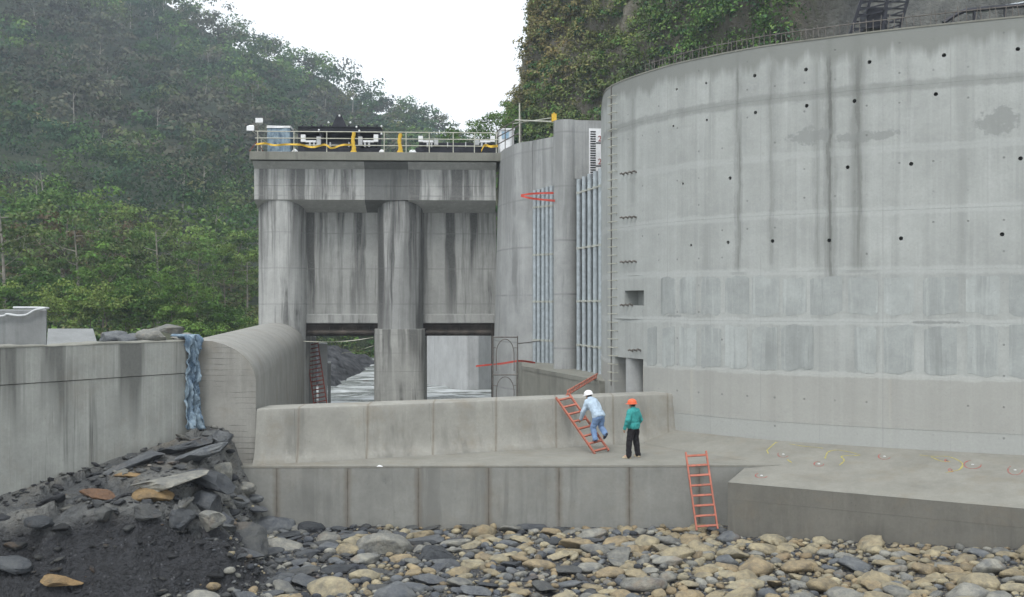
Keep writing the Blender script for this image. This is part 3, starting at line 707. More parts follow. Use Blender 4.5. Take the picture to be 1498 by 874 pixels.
ledge = [ip(.40, 1.28), ip(1.24, 1.28), ip(1.24, -.7), ip(.1, -.7), ip(.16, .35)]
build('ledge', MB().prism(ledge + [(1.0, 56), (3.2, 56)][:0], -2.6, 1.66), M['ledge'], it, bevel=.02)
build('ledge', MB().prism([(.2, 53.6), (1.6, 47.0), (3.5, 47.5), (4, 56), (.9, 56)], -2.6, 1.652), M['ledge'], it)
build('ledge_edge', MB().prism([ip(.398, 1.30), ip(1.24, 1.30), ip(1.24, 1.22), ip(.398, 1.22)], 1.5, 1.672), M['ledge'], it)
def pipe_rack(label, ends, pxs, zt, zb):
    P_, Q_ = ends; at = []
    for px in pxs:
        k = (px - CX) / F; d_ = Q_ - P_; t = (k * P_.y - P_.x) / (d_.x - k * d_.y); at.append(P_ + d_ * t)
    t_ = thing('pipe_rack', label, 'pipe rack', (at[2].x, at[2].y, 1.66), 'vertical pipes in the intake slots')
    for k, a in enumerate(at):
        pz = zt + .03 * k
        pp = build('pipe', MB().tube([(a.x, a.y, 1.655), (a.x, a.y, pz)], .108, 12), M['galv'], t_, smooth=50)
        for z in zb: build('pipe_band', MB().tube([(a.x, a.y, z - .05), (a.x, a.y, z + .05)], .128, 12), M['flange'], pp, smooth=50)
    e = (at[-1] - at[0]).normalized() * .15
    for z in zb: build('cross_bar', MB().tube([(at[0].x - e.x, at[0].y - e.y, z), (at[-1].x + e.x, at[-1].y + e.y, z)], .035, 6), M['flange'], t_)
pipe_rack('grey vertical pipes in the far, narrower intake slot', (R1A + Vector((-.1, -.25)), R1B + Vector((-.1, -.25))), (782.5, 788.5, 795, 801, 807), 10.15, (9.3, 6.95, 4.65, 2.75))
pipe_rack('grey vertical pipes in the near intake slot beside the curved wall', (Vector((2.93, 46.4)), Vector((3.72, 43.4))), (847, 855, 863, 871, 879), 10.0, (9.4, 6.97, 4.66, 2.75))

# staff gauge on the lintel over the near slot
def fxy(px): X0 = XA(px, 46.9); return X0, 47.0 + (X0 - 2.55) * .1068
def fslab(x0, x1, o0, o1, z0, z1): a, b = fxy(x0), fxy(x1); return MB().prism([(a[0], a[1] - o0), (b[0], b[1] - o0), (b[0], b[1] - o1), (a[0], a[1] - o1)], z0, z1)
sg = thing('staff_gauge', 'white water level gauge with black bars and red numerals', 'gauge', (*fxy(875), 10.0))
build('board', fslab(862, 893, .03, .003, 10.02, 12.34), M['white'], sg)
for k in range(21):
    z = 12.22 - k * .106
    build('tick', fslab(864, 872, .042, .02, z - .058, z), M['blacksoot'], sg)
for z in (11.72, 10.70): build('level_line', fslab(872.2, 892, .042, .02, z - .05, z), M['blacksoot'], sg)
def text_mesh(name, s, size, loc, xdir, mat, parent, depth=.01):
    cu = bpy.data.curves.new(name, 'FONT'); cu.body = s; cu.size = size; cu.extrude = depth; to = bpy.data.objects.new(name, cu); COL.objects.link(to)
    bpy.context.view_layer.update(); me = bpy.data.meshes.new_from_object(to.evaluated_get(bpy.context.evaluated_depsgraph_get()))
    bpy.data.objects.remove(to); bpy.data.curves.remove(cu)
    xd = Vector(xdir).normalized(); zd = Vector((0, 0, 1)); yd = xd.cross(zd)
    Mx = Matrix(((xd.x, zd.x, yd.x, 0), (xd.y, zd.y, yd.y, 0), (xd.z, zd.z, yd.z, 0), (0, 0, 0, 1))); me.transform(Mx)
    L = Vector(loc) - ROOT[parent]; me.transform(Matrix.Translation(L)); me.materials.clear()
    return link_mesh(name, me, mat, parent)
for s_, z in (('27', 11.77), ('26', 10.75)): tm = text_mesh('numeral', s_, .36, (fxy(875)[0], fxy(875)[1] - .04, z), (1, .1059, 0), M['redpaint'], sg)

# --- the tall curved wall, one mesh per lift, with real weep holes and recesses
cw = thing('curved_wall', 'tall curved pale concrete wall filling the right of the view', 'wall', (9, 33, -.3))
HOLES = [(990,131),(1033,122),(1104,111),(1179,102),(1272,91),(1381,81),(1489,72),(985,185),(1034,176),(1105,165),(1180,155),(1250,148),(1369,138),(999,269),(1068,261),(1240,245),(1333,240),(1493,232),(1011,359),(1065,355),(1130,353),(1213,352),(1318,349),(1466,343),(987,448),(1041,449),(1092,448),(1176,453),(1264,448),(1375,452),(1487,451)]
HUZ = []
for x, y in HOLES:
    u, z = wuz(x, y); HUZ.append((u, z, .046 if x < 1060 else .062))
for u in np.arange(wu(1490) + 2.1, WU[-1] - 1, 2.1): HUZ += [(u, 11.6, .075), (u + .4, 8.4, .075), (u, 6.4, .075), (u + .2, 4.5, .075)]
u1, z1_ = wuz(914, 447); u2, z2_ = wuz(942, 425); RECT = [(u1, u2, z1_, z2_, .55)]
u1, _ = wuz(899, 525); u2, z2_ = wuz(941, 526); RECT.append((u1, u2, .95, z2_, .9)); SLOT = RECT[1]
RECT2 = [(u1, u2, 0.2, LIFT[1] - .001, .9)]
def wall_lift(z0, z1, off):
    hs = [(u, z, r) for u, z, r in HUZ if z0 + r + .02 < z < z1 - r - .02]
    rs = []
    for a, b, c, d, dep in RECT:
        c2, d2 = max(c, z0), min(d, z1)
        if d2 - c2 > .05: rs.append((a, b, c2, d2, dep, c2 > z0, d2 < z1))
    us = list(np.arange(0, WU[-1], .3)) + [WU[-1]]
    crit = sorted([(u - r, u + r) for u, z, r in hs] + [(a, b) for a, b, *_ in rs])
    us = [q for q in us if all(q < a - .03 or q > b + .03 for a, b in crit)] + [q for ab in crit for q in ab]
    us = sorted(us)
    vs = []; uv = []; fs = []
    def V(u, z, o): vs.append(tuple(wp(u, z, off + o))); uv.append((u, z)); return len(vs) - 1
    idx = [[V(u, z0, 0) for u in us], [V(u, z1, 0) for u in us]]
    for i in range(len(us) - 1):
        um = (us[i] + us[i + 1]) / 2; A, B, C, D = idx[0][i], idx[0][i + 1], idx[1][i + 1], idx[1][i]
        h = [q for q in hs if abs(q[0] - um) < q[2] * .5 and us[i + 1] - us[i] < .2]; rc_ = [q for q in rs if q[0] - 1e-5 < um < q[1] + 1e-5]
        if h:
            u, z, r = h[0]; a1, b1 = V(us[i], z - r, 0), V(us[i + 1], z - r, 0); d1, c1 = V(us[i], z + r, 0), V(us[i + 1], z + r, 0)
            fs += [(A, B, b1, a1), (d1, c1, C, D)]; rr = r * .96; ring = []; rin = []
            for k in range(16):
                a = -3 * math.pi / 4 + 2 * math.pi * k / 16
                ring.append(V(u + rr * math.cos(a), z + rr * math.sin(a), 0)); rin.append(V(u + rr * math.cos(a), z + rr * math.sin(a), -.35))
            for k0, (P_, Q_) in enumerate(((a1, b1), (b1, c1), (c1, d1), (d1, a1))):
                seg = [ring[(k0 * 4 + m) % 16] for m in range(5)]; fs.append(tuple([P_, Q_] + seg[::-1]))
            for k in range(16): fs.append((ring[k], ring[(k + 1) % 16], rin[(k + 1) % 16], rin[k]))
            fs.append(tuple(rin))
        elif rc_:
            a0, b0, c0, d0, dep, cb_, ct_ = rc_[0]
            if cb_: fs.append((A, B, V(us[i + 1], c0, 0), V(us[i], c0, 0)))
            if ct_: fs.append((V(us[i], d0, 0), V(us[i + 1], d0, 0), C, D))
        else: fs.append((A, B, C, D))
    for a, b, c, d, dep, cb_, ct_ in rs:
        q = [V(a, c, 0), V(b, c, 0), V(b, d, 0), V(a, d, 0)]; w = [V(a, c, -dep), V(b, c, -dep), V(b, d, -dep), V(a, d, -dep)]
        fs.append((w[0], w[1], w[2], w[3])); fs.append((q[1], w[1], w[2], q[2])); fs.append((q[0], q[3], w[3], w[0]))
        if cb_: fs.append((q[0], w[0], w[1], q[1]))
        if ct_: fs.append((q[3], q[2], w[2], w[3]))
    # thickness: top and bottom faces of the lift (open where a recess runs through)
    for row, z in ((idx[0], z0), (idx[-1], z1)):
        bk = [V(u, z, -1.1) for u in us]
        for i in range(len(us) - 1):
            um = (us[i] + us[i + 1]) / 2
            if any(a < um < b and ((z == z0 and not cb_) or (z == z1 and not ct_)) for a, b, c, d, dep, cb_, ct_ in rs): continue
            fs.append((row[i], row[i + 1], bk[i + 1], bk[i]))
    me = bpy.data.meshes.new('concrete_lift'); org = ROOT[cw]
    me.from_pydata([tuple(Vector(p) - org) for p in vs], [], fs)
    ul = me.uv_layers.new(name='UVMap'); li = np.zeros(len(me.loops), np.int32); me.loops.foreach_get('vertex_index', li)
    ul.data.foreach_set('uv', np.array(uv, np.float32)[li].ravel())
    me.update(); return link_mesh('concrete_lift', me, M['wall'], cw)
for k in range(len(LIFT) - 1):
    wall_lift(LIFT[k] + (.002 if k else 0), LIFT[k + 1], (0, .008, .0, .003, .0, .003, .0, .003)[k])
# cap strip and notch block on the top edge
us = np.arange(.5, WU[-1] - .2, .4)
build('top_edge', MB().loft([[wp(u, ZTOP + .002, .02), wp(u, ZTOP + .05, .015), wp(u, ZTOP + .05, -.25), wp(u, ZTOP + .002, -.25)] for u in us]), M['deck'], cw)
# darker form panels on the lower lifts
def form_panel(x0, x1, y0, y1, deep=.004):
    ua_, za = wuz(x0, (y0 + y1) / 2); ub_, _ = wuz(x1, (y0 + y1) / 2); ym = wxy((ua_ + ub_) / 2)[1]
    zb_, zt = HC - (y1 - CY) * ym / F, HC - (y0 - CY) * ym / F
    w = ub_ - ua_; n = max(8, int(w / .09)); mb = MB(); fr_, bt, tp = [], [], []
    sd_ = random.random() * 50
    rings = []
    for i in range(n + 1):
        s = i / n; e = min(s, 1 - s) * w; rc = .06; cr = rc - math.sqrt(max(0, rc * rc - max(0, rc - e) ** 2)) if e < rc else 0
        a = zb_ + cr * 1. + .12 * float(fbm(s * 3 + sd_, 1, 4)); b = zt - cr - .14 * float(fbm(s * 3 + sd_, 9, 3))
        if b - a < .05: b = a + .05
        u = ua_ + s * w
        rings.append([wp(u, a, 0.002), wp(u, a, .004 + deep), wp(u, b, .004 + deep), wp(u, b, .002)])
    mb.loft(rings)
    build('form_panel', mb, M['panel'], cw)
rowA = [(967,988),(994,1018),(1026,1054),(1061,1096),(1100,1140),(1145,1180),(1185,1232),(1241,1284),(1293,1337),(1350,1402),(1413,1463),(1476,1530),(1545,1600),(1615,1680)]
rowB = [(947,961),(969,987),(994,1019),(1026,1055),(1061,1093),(1100,1137),(1143,1190),(1250,1282),(1293,1337),(1352,1400),(1415,1460),(1476,1528),(1545,1600),(1615,1680)]
for a, b in rowA: form_panel(a, b, 406 - max(0, (a - 1200)) * .006, 460)
for a, b in rowB: form_panel(a, b, 477, 536 + max(0, a - 950) * .028)
# concrete post standing in the low recess
uc = (SLOT[0] + SLOT[1]) / 2 - .12; pc_ = wp(uc, 0, -.42)
build('recess_post', MB().tube([(pc_.x, pc_.y, .0), (pc_.x, pc_.y, SLOT[3] - .02)], .36, 20), M['intake'], cw, smooth=50)
for x, y in ((922, 254), (922, 318), (922, 383), (922, 446), (934, 512)):
    for k in range(4 if y < 440 else 3):
        u, z = wuz(x - 9 + k * 6, y + 2 - k * (1.2 if y < 300 else .4)); a = wp(u, z, -.02)
        build('anchor_stub', MB().tube([a, wp(u - .03, z + .05, .10), wp(u - .05, z + .02, .15)], .035, 6), M['rebar'], cw)

# rungs
rl = thing('rung_ladder', 'steel rung ladder climbing the left edge of the curved wall', 'ladder', wp(wu(899), 1.5))
ur = wu(899)
for z in np.arange(1.75, 12.4, .305):
    a, b = wp(ur - .24, z, -.03), wp(ur + .24, z, -.03)
    build('rung', MB().tube([a, wp(ur - .24, z, .17), wp(ur + .24, z, .17), b], .016, 6), M['rail'], rl)
a = wp(ur - .25, 1.6, .03)
build('conduit', MB().tube([wp(ur - .30, 1.55, .02), wp(ur - .30, 12.55, .02)], .02, 6), M['rebar'], rl)
# rebar fence on the crest
fe = thing('rebar_fence', 'row of rusty grey rebar stubs with a rail along the curved wall top', 'fence', wp(wu(1200), ZTOP + .05, -.3))
us = np.arange(wu(935) - .2, WU[-1] - .4, .20)
for k, u in enumerate(us):
    h = random.uniform(.40, .60); ln_ = random.uniform(-.09, .09)
    build('stake', MB().tube([wp(u, ZTOP - .02, -.4), wp(u + ln_, ZTOP + h, -.4)], .013, 5), M['rebar'], fe)
build('rail', MB().tube([wp(u, ZTOP + .44, -.4) for u in us[::3]], .016, 5), M['rebar'], fe)

# ================================================================== THINGS ON THE DECK
DZ = 12.64
def gu_px(px, v=0.):            # u on the deck under a pixel column
    k = (px - CX) / F; A = GO + gv * v
    return (k * A.y - A.x) / (gu.x - k * gu.y)
def gzp(py, u, v): return HC - (py - CY) * (GO + gu * u + gv * v).y / F
def gbox(px0, px1, y0, y1, v0, v1):
    v = v0; a, b = gu_px(px0, v), gu_px(px1, v); zt, zb = gzp(y0, (a + b) / 2, v), gzp(y1, (a + b) / 2, v); zb = max(zb, DZ + .004) if zb < DZ + .1 else zb
    return MB().prism([gxy(a, v0), gxy(b, v0), gxy(b, v1), gxy(a, v1)], zb, zt)
ra = thing('deck_railing', 'pale three-rail pipe railing along the front of the gate deck', 'railing', gp(6.5, -.5, DZ))
for px in (377, 430, 478, 517, 562, 594, 628, 663, 694, 726):
    u = gu_px(px, -.5); build('post', MB().tube([gp(u, -.5, DZ - .01), gp(u, -.5, DZ + 1.1)], .028, 6), M['rail'], ra)
for z in (.38, .74, 1.1): build('rail', MB().tube([gp(gu_px(373, -.5), -.5, DZ + z), gp(gu_px(729, -.5), -.5, DZ + z)], .026, 6), M['rail'], ra)
for v in (2., 5.): build('rail', MB().tube([gp(0, -.5, DZ + 1.1), gp(0, v, DZ + 1.1)], .026, 6), M['rail'], ra) if v == 5. else build('post', MB().tube([gp(0, v, DZ), gp(0, v, DZ + 1.1)], .028, 6), M['rail'], ra)

def hoist(label, x0, x1, ytop, tall):
    v0, v1 = .9, 2.1
    t = thing('gate_hoist', label, 'gate hoist', gp(gu_px((x0 + x1) / 2, v0), 1.5, DZ))
    L = x1 - x0
    build('base_beam', gbox(x0, x1, 216, 223.3, v0, v1), M['black_steel'], t, bevel=.02)
    build('body', gbox(x0 + L * .04, x1 - L * .04, 209, 215.8, v0 + .15, v1 - .1), M['black_steel'], t, bevel=.02)
    if tall:
        build('top_beam', gbox(x0, x1, 186.5, 194, v0 - .1, v1), M['black_steel'], t, bevel=.02)
        build('top_flange', gbox(x0 - .5, x1 + .5, 185.2, 186.4, v0 - .2, v1 + .1), M['black_steel'], t)
        build('back_panel', gbox(x0 + 2, x1 - 2, 194.2, 209, v1 - .15, v1 - .05), M['black_steel'], t)
        for a in (x0, x1 - 4, x0 + L * .26, x0 + L * .72): build('upright', gbox(a, a + 4, 194.1, 216, v0, v0 + .5), M['black_steel'], t)
        c = (x0 + x1) / 2; a, b, d = gu_px(c - 11, 1.2), gu_px(c + 11, 1.2), gu_px(c, 1.2)
        zt, zb = gzp(169, d, 1.2), gzp(186, d, 1.2)
        gs = build('gusset', MB().loft([[gp(a, v, zb), gp(b, v, zb), gp(d + .12, v, zt), gp(d - .12, v, zt)] for v in (1.1, 1.4)]), M['black_steel'], t)
        for k in range(9): build('bolt', gbox(x0 + 5 + k * (L - 12) / 8, x0 + 7.5 + k * (L - 12) / 8, 183.3, 185.1, v0 + .2, v0 + .5), M['black_steel'], t)
        for px, py in ((c, 169.5), (c - 16, 179.5), (c + 16, 179.5), (c - 30, 190.5), (c + 29, 191.5), (c + 25, 186), (x1 + 1, 185), (x1 + 1, 196)):
            u = gu_px(px, .7); build('lamp', MB().dome(gp(u, .72, gzp(py, u, .7)), .06, 8, 4), M['white'], t, smooth=60)
    for s, xe in ((1, x0), (-1, x1)):
        p = lambda d: xe + s * d
        def bx(a, b, y0, y1, m, n_, v=v0 - .25): build(n_, gbox(min(p(a), p(b)), max(p(a), p(b)), y0, y1, v, v + .25), M[m], t)
        bx(4, 10.5, 197 if tall else 199, 207.5, 'white', 'cover_plate'); bx(10.6, 26, 205.5, 208.3, 'white', 'cable_tray')
        bx(27, 33, 200 if tall else 203, 212, 'ltgrey', 'motor'); bx(16, 18.5, 208.4, 215, 'ltgrey', 'bracket'); bx(22, 24.5, 208.4, 215, 'ltgrey', 'bracket'); bx(46, 47.5, 208, 215, 'ltgrey', 'bracket')
hoist('tall black gate hoist frame with a pointed gusset on the deck', 436, 557, 168, True)
hoist('low black gate hoist with white end plates on the deck', 608, 728, 205, False)
# tarp-wrapped cabinet
tc = thing('wrapped_cabinet', 'cabinet wrapped in pale blue tarpaulin beside the tall gate hoist', 'cabinet', gp(gu_px(408), .8, DZ))
def rumple_box(u0, u1, v0, v1, z0, z1, amp, seed, n=9):
    rings = []
    for j in range(8):
        z = lerp(z0, z1, j / 7); ring = []
        per = [(u0, v0), (u1, v0), (u1, v1), (u0, v1)]
        for e in range(4):
            for k in range(n):
                a, b = per[e], per[(e + 1) % 4]; s = k / n; u, v = lerp(a[0], b[0], s), lerp(a[1], b[1], s)
                d = amp * float(fbm(e * 5 + s * 5, j * .35, 3, seed)) * (0.4 if j == 7 else 1)
                nu, nv = ((0, -1), (1, 0), (0, 1), (-1, 0))[e]; ring.append(gp(u + nu * d, v + nv * d, z))
        rings.append(ring)
    return MB().loft(rings)
a, b = gu_px(391, .5), gu_px(424.5, .5)
tb = build('tarpaulin', rumple_box(a, b, .5, 1.5, DZ + .005, gzp(187.5, a, .5), .12, 5), M['tarp'], tc, smooth=50)
build('top_roll', rumple_box(a - .02, b + .02, .45, 1.55, gzp(187.4, a, .5), gzp(184, a, .5), .05, 9), M['white'], tb, smooth=50)
# floodlights
fl = thing('floodlight_stand', 'two white floodlights on a short stand at the left deck corner', 'floodlight', gp(gu_px(376, -.2), -.2, DZ))
u = gu_px(376, -.2)
build('pole', MB().tube([gp(u, -.2, DZ), gp(u, -.2, DZ + 1.45)], .035, 6), M['rebar'], fl)
for l in ((-.3, -.5), (.35, .2), (0, .4)): build('leg', MB().tube([gp(u, -.2, DZ + .6), gp(u + l[0], -.2 + l[1], DZ)], .02, 5), M['rusty'], fl)
for du, dz, tl_ in ((-.28, 1.35, .5), (.18, 1.6, -.35)):
    c = gp(u + du, -.35, DZ + dz)
    hd = MB().loft([[c + GROT @ Vector((sx * w, dy, sz * w * .6 + dy * tl_)) for sx, sz in ((-1, -1), (1, -1), (1, 1), (-1, 1))] for dy, w in ((-.22, .2), (.05, .12), (.16, .08))])
    build('lamp_head', hd, M['white'], fl); build('arm', MB().tube([gp(u, -.2, DZ + 1.4), c + Vector((0, .1, 0))], .02, 5), M['rebar'], fl)
# yellow barrier tape: wraps on posts and slack runs
def ribbon(pts, w, n=6):
    P = catmull([tuple(p) for p in pts], n); rings = []
    for i, p in enumerate(P):
        tw = .5 * math.sin(i * .7); up = Vector((.0, math.sin(tw) * w, math.cos(tw) * w)); k = Vector((0, .006, 0))
        rings.append([p - up - k, p + up - k, p + up + k, p - up + k])
    return MB().loft(rings)
for px, lab, h in ((517, 'yellow plastic sheet wrapped round the railing in front of the tall hoist', 1.08), (585, 'yellow plastic sheet wrapped round the railing between the two hoists', 1.02)):
    u = gu_px(px, -.5); rings = []
    for j in range(9):
        z = DZ + .01 + h * j / 8; w = .10 + .02 * math.sin(j * 2.9 + px) + (.07 * (2 - j) / 2 if j < 2 else 0)
        rings.append([gp(u + w * math.cos(a_) + .03 * math.sin(j), -.5 + .085 * math.sin(a_), z) for a_ in [2 * math.pi * k / 10 for k in range(10)]])
    tag(build('yellow_sheet', MB().loft(rings), M['yellow'], smooth=60), lab, 'plastic sheet')
u0_ = [gu_px(x, -.56) for x in (375, 388, 402, 420, 440, 458, 475, 485, 500, 515)]
tag(build('barrier_tape', ribbon([gp(u, -.57, DZ + .38 + d) for u, d in zip(u0_, (.02, .06, -.03, .02, .0, -.12, .02, -.16, .0, .02))], .055), M['yellow']), 'yellow barrier tape slung along the railing at the left end of the deck', 'tape')
u0_ = [gu_px(x, -.56) for x in (704, 709, 718, 728)]
tag(build('barrier_tape', ribbon([gp(u, -.57, DZ + z) for u, z in zip(u0_, (.12, .42, .36, .40))], .07), M['yellow']), 'yellow barrier tape at the right end of the deck railing', 'tape')
for px, w, lab in ((432, .22, 'white sack lying left of the tall hoist'), (559, .2, 'white sack lying right of the tall hoist'), (604, .26, 'white sack heaped left of the low hoist')):
    c = gp(gu_px(px, .1), .1, DZ + .09); rings = []
    for k in range(7):
        a_ = -math.pi / 2 + .15 + (math.pi - .3) * k / 6; rr = math.cos(a_)
        rings.append([c + Vector((rr * w * .8 * math.cos(q) * (1 + .2 * math.sin(3 * q + k)), rr * .3 * math.sin(q), math.sin(a_) * .13 * (1 + .45 * math.sin(2 * q + px)))) for q in [2 * math.pi * i / 10 for i in range(10)]])
    tag(build('sack', MB().loft(rings), M['white'], smooth=60), lab, 'sack')
# white cabin on the deck end
cbn = thing('site_cabin', 'small white cabin with a window at the right end of the deck', 'cabin', gp(gu_px(742, 2), 3, DZ))
build('wall', gbox(731, 752, 190, 223.4, 1.2, 3.2), M['white'], cbn, bevel=.05)
build('roof', gbox(730, 753, 188, 189.9, 1.1, 3.3), M['white'], cbn)
build('window', gbox(734, 745, 192.5, 203, 1.15, 1.22), M['tarp2'], cbn)
build('door', gbox(747, 751, 193, 223, 1.16, 1.22), M['ltgrey'], cbn)
# stair railing on the nose pier, pole and cross pipes above it
sr = thing('stair_railing', 'dark sloping stair railing on the rounded nose pier', 'railing', (-.5, 57, 12.7))
P0, P1 = PX(728, 221, 57.4), PX(762, 203, 55.6)
for h in (.35, .75, 1.1): build('rail', MB().tube([P0 + Vector((0, 0, h)), P1 + Vector((0, 0, h))], .03, 6), M['rebar'], sr)
for k in range(4): q = P0.lerp(P1, k / 3); build('post', MB().tube([(q.x, q.y, min(q.z, 12.64)), q + Vector((0, 0, 1.15))], .03, 6), M['rebar'], sr)
po = thing('scaffold_pole', 'thin upright pole with two crossing pipes above the nose pier', 'pole', (XA(760, 54.5), 54.5, 12.7))
build('upright', MB().tube([(XA(760, 54.5), 54.5, 12.68), (XA(760, 54.5), 54.5, ZA(151, 54.5))], .04, 6), M['rail'], po)
build('cross_pipe', MB().tube([PX(754, 176, 54.4), PX(811, 178.5, 48)], .04, 6), M['rail'], po)
build('cross_pipe', MB().tube([PX(751, 181, 55), PX(806, 173, 49)], .025, 6), M['rail'], po)
yp = tag(build('yellow_post', MB().box(PX(810.5, 174, 47.6) + Vector((0, 0, .04)), (.22, .22, .34)).tube([PX(810.5, 170, 47.6), PX(810.5, 165, 47.6)], .03), M['yellow']), 'short yellow post on top of the round pier', 'post')
# red tape at the intake
def tape_run(name, pts, w, label, m='red'): tag(build(name, ribbon(pts, w, 5), M[m]), label, 'tape')
tape_run('barrier_tape', [PX(762, 286, 52.6), PX(775, 284, 51.8), PX(790, 283, 50.2), PX(812, 282.5, 47.2)], .05, 'upper red tape stretched from the nose pier to the round pier')
tape_run('barrier_tape', [PX(762, 287, 52.5), PX(775, 290, 51.6), PX(790, 292, 50.0), PX(812, 294, 47.0)], .05, 'lower red tape stretched from the nose pier to the round pier')
tape_run('barrier_tape', [PX(696, 536, 56), PX(715, 534, 54), PX(735, 532, 49), PX(757, 528.5, 45.1), PX(770, 529, 47), PX(783, 531, 49)], .045, 'sagging red tape tied to the scaffold frame beside the nose pier')
tape_run('rope', [PX(444, 499.5, 56.5), PX(475, 500.5, 57), PX(510, 499, 57.2), PX(546, 494, 56.8)], .02, 'pale rope strung across the top of the left gate opening', 'rail')
tape_run('rope', [PX(500, 517, 60), PX(520, 514, 60), PX(546, 506, 58)], .02, 'short slack rope in the left gate opening', 'rail')
# scaffold frames
sf = thing('scaffold_tower', 'stacked arched scaffold frames standing in front of the nose pier', 'scaffold', (XA(740, 45), 45, -1.6))
xa, xb = XA(721, 45), XA(757, 45)
for k in range(3):
    z0 = -1.6 + k * 1.6; z1 = z0 + 1.58
    mb = MB()
    for x in (xa, xb): mb.tube([(x, 45, z0), (x, 45, z1)], .03, 6)
    mb.tube([(xa, 45, z1 - .05), (xb, 45, z1 - .05)], .03, 6)
    w = (xb - xa) / 2; cxm = (xa + xb) / 2
    arch = [(cxm - w * .72, 45, z0 + .1)] + [(cxm - w * .72 * math.cos(a_), 45, z1 - .75 + .62 * math.sin(a_)) for a_ in [math.pi * q / 10 for q in range(11)]] + [(cxm + w * .72, 45, z0 + .1)]
    mb.tube(arch, .02, 6)
    for s in (-1, 1): mb.tube([(cxm + s * w, 45, z1 - .5), (cxm + s * w * .7, 45, z1 - .5)], .015, 5)
    build('frame', mb, M['rebar'], sf)
build('brace', MB().tube([(xb, 45, 2.85), PX(790, 499, 50)], .02, 5), M['rebar'], sf)

# ================================================================== LADDERS
def ladder(name, label, b, t, side, w, n, mat, rail=(.045, .07), group=None):
    b, t, side = Vector(b), Vector(t), Vector(side).normalized(); d = (t - b).normalized(); side = (side - d * side.dot(d)).normalized()
    L = thing(name, label, 'ladder', b, group); nrm = d.cross(side)
    for s in (-1, 1): build('side_rail', MB().bar(b + side * s * w / 2, t + side * s * w / 2, rail[1], rail[0], side), mat, L)
    for k in range(n):
        q = b.lerp(t, (k + .35) / (n - .25)); build('rung', MB().bar(q - side * (w / 2 - .01), q + side * (w / 2 - .01), .055, .05, nrm), mat, L)
    return L
# against the sill: foot on the apron, head on the crest, leaning to the left
lb = GZ(880.5, 662, .03); lt = Vector((1.62, 33.78, 1.62)); 
LAD = ladder('ladder', 'orange ladder leaning on the sill with a man climbing it', lb, lt, sd.to_3d() , .52, 8, M['orange'], group='orange painted ladders')
b2 = Vector((XA(1034.5, 29.05), 29.05, -1.62)); t2 = Vector((XA(1018, 30.0), 30.0, ZA(661, 30.0)))
ladder('ladder', 'orange ladder standing on the cobbles against the apron edge', b2, t2, (1, 0, 0), .58, 8, M['orange'], group='orange painted ladders')
ladder('ladder', 'orange ladder laid as a gangway from the sill to the intake ledge', Vector((XA(829, 34.6), 34.6, 1.64)), Vector(ip(1.16, 1.0, 1.78)), (.3, -.05, 1.), .17, 12, M['orange'], rail=(.03, .04), group='orange painted ladders')
ladder('ladder', 'rusty red ladder propped in the left gate opening', PX(469.5, 596, 59), PX(456, 502, 60.3), (1, 0, 0), .70, 16, M['rusty'], rail=(.06, .06))
tag(build('steel_bar', MB().bar(PX(606, 588, 38), PX(629, 587, 38.4), .1, .08), M['rusty']), 'rusty flat bar lying behind the sill below the centre pier', 'steel bar')
build_p = lambda px, py, Z: GZ(px, py, Z)

# ================================================================== BLUE TARP ON THE WALL END
P = []; nx_, nz_ = 22, 60
rings = []
path = []
q0 = PB + nn * .06 - dd * .32
for j in range(nz_ + 1):
    s = j / nz_
    row = []
    for i in range(nx_ + 1):
        r = i / nx_; wdt = lerp(.50, .42, s) if s < .6 else lerp(.42, .62, (s - .6) / .4)
        al = (r - .5) * wdt + .10 * math.sin(s * 5) + (.22 * max(0, s - .55) / .45)
        fold = .05 * math.sin(r * 14 + s * 4) + .04 * math.sin(r * 23 - s * 9) + .24 * float(fbm(r * 7, s * 14, 5, 131))
        if s < .12: z = 3.64 + .05 * math.sin(r * 9); off = lerp(-.5, .05, s / .12)
        else: z = lerp(3.60, 1.02, (s - .12) / .88); off = .07 + fold + .04 * math.sin(s * 11)
        q = q0 + dd * al + nn * (off + (.18 * max(0, s - .8) / .2)); row.append((q.x, q.y, z + .02 * math.sin(r * 20)))
    rings.append(row)
mbt = MB().loft(rings, closed=False, caps=False)
tp = build('tarpaulin', mbt, M['tarp'], smooth=60, fix=False); m_ = tp.modifiers.new('t', 'SOLIDIFY'); m_.thickness = .02
tag(tp, 'crumpled blue tarpaulin hanging over the far end of the left retaining wall', 'tarpaulin')

# ================================================================== STEEL BEHIND THE CURVED WALL
bt = [wp(u, 0, -1.05) for u in np.arange(2.5, WU[-1], .8)]
tag(build('backfill_terrace', MB().prism([(p.x, p.y) for p in bt] + [(60, 26), (60, 60), (12, 60), (6, 58)], 11.2, 12.3), M['ground']), kind='structure')
tw = thing('lattice_tower', 'black steel lattice tower rising behind the curved wall top', 'steel tower', (XA(1292, 40), 40.5, 12.3))
def tp_(px, py, Y): return PX(px, py, Y)
legs = [(1243, 52, 1270, -30, 39.5), (1291, 44, 1302, -30, 39.5), (1316, 42, 1336, -30, 41), (1258, 50, 1282, -30, 41)]
for a_, b_, c_, d_, Y in legs:
    p, q = tp_(a_, b_, Y), tp_(c_, d_, Y); k = (12.3 - p.z) / (q.z - p.z); build('leg', MB().bar(p + (q - p) * k, q, .11, .11, (0, 1, 0)), M['black_steel'], tw)
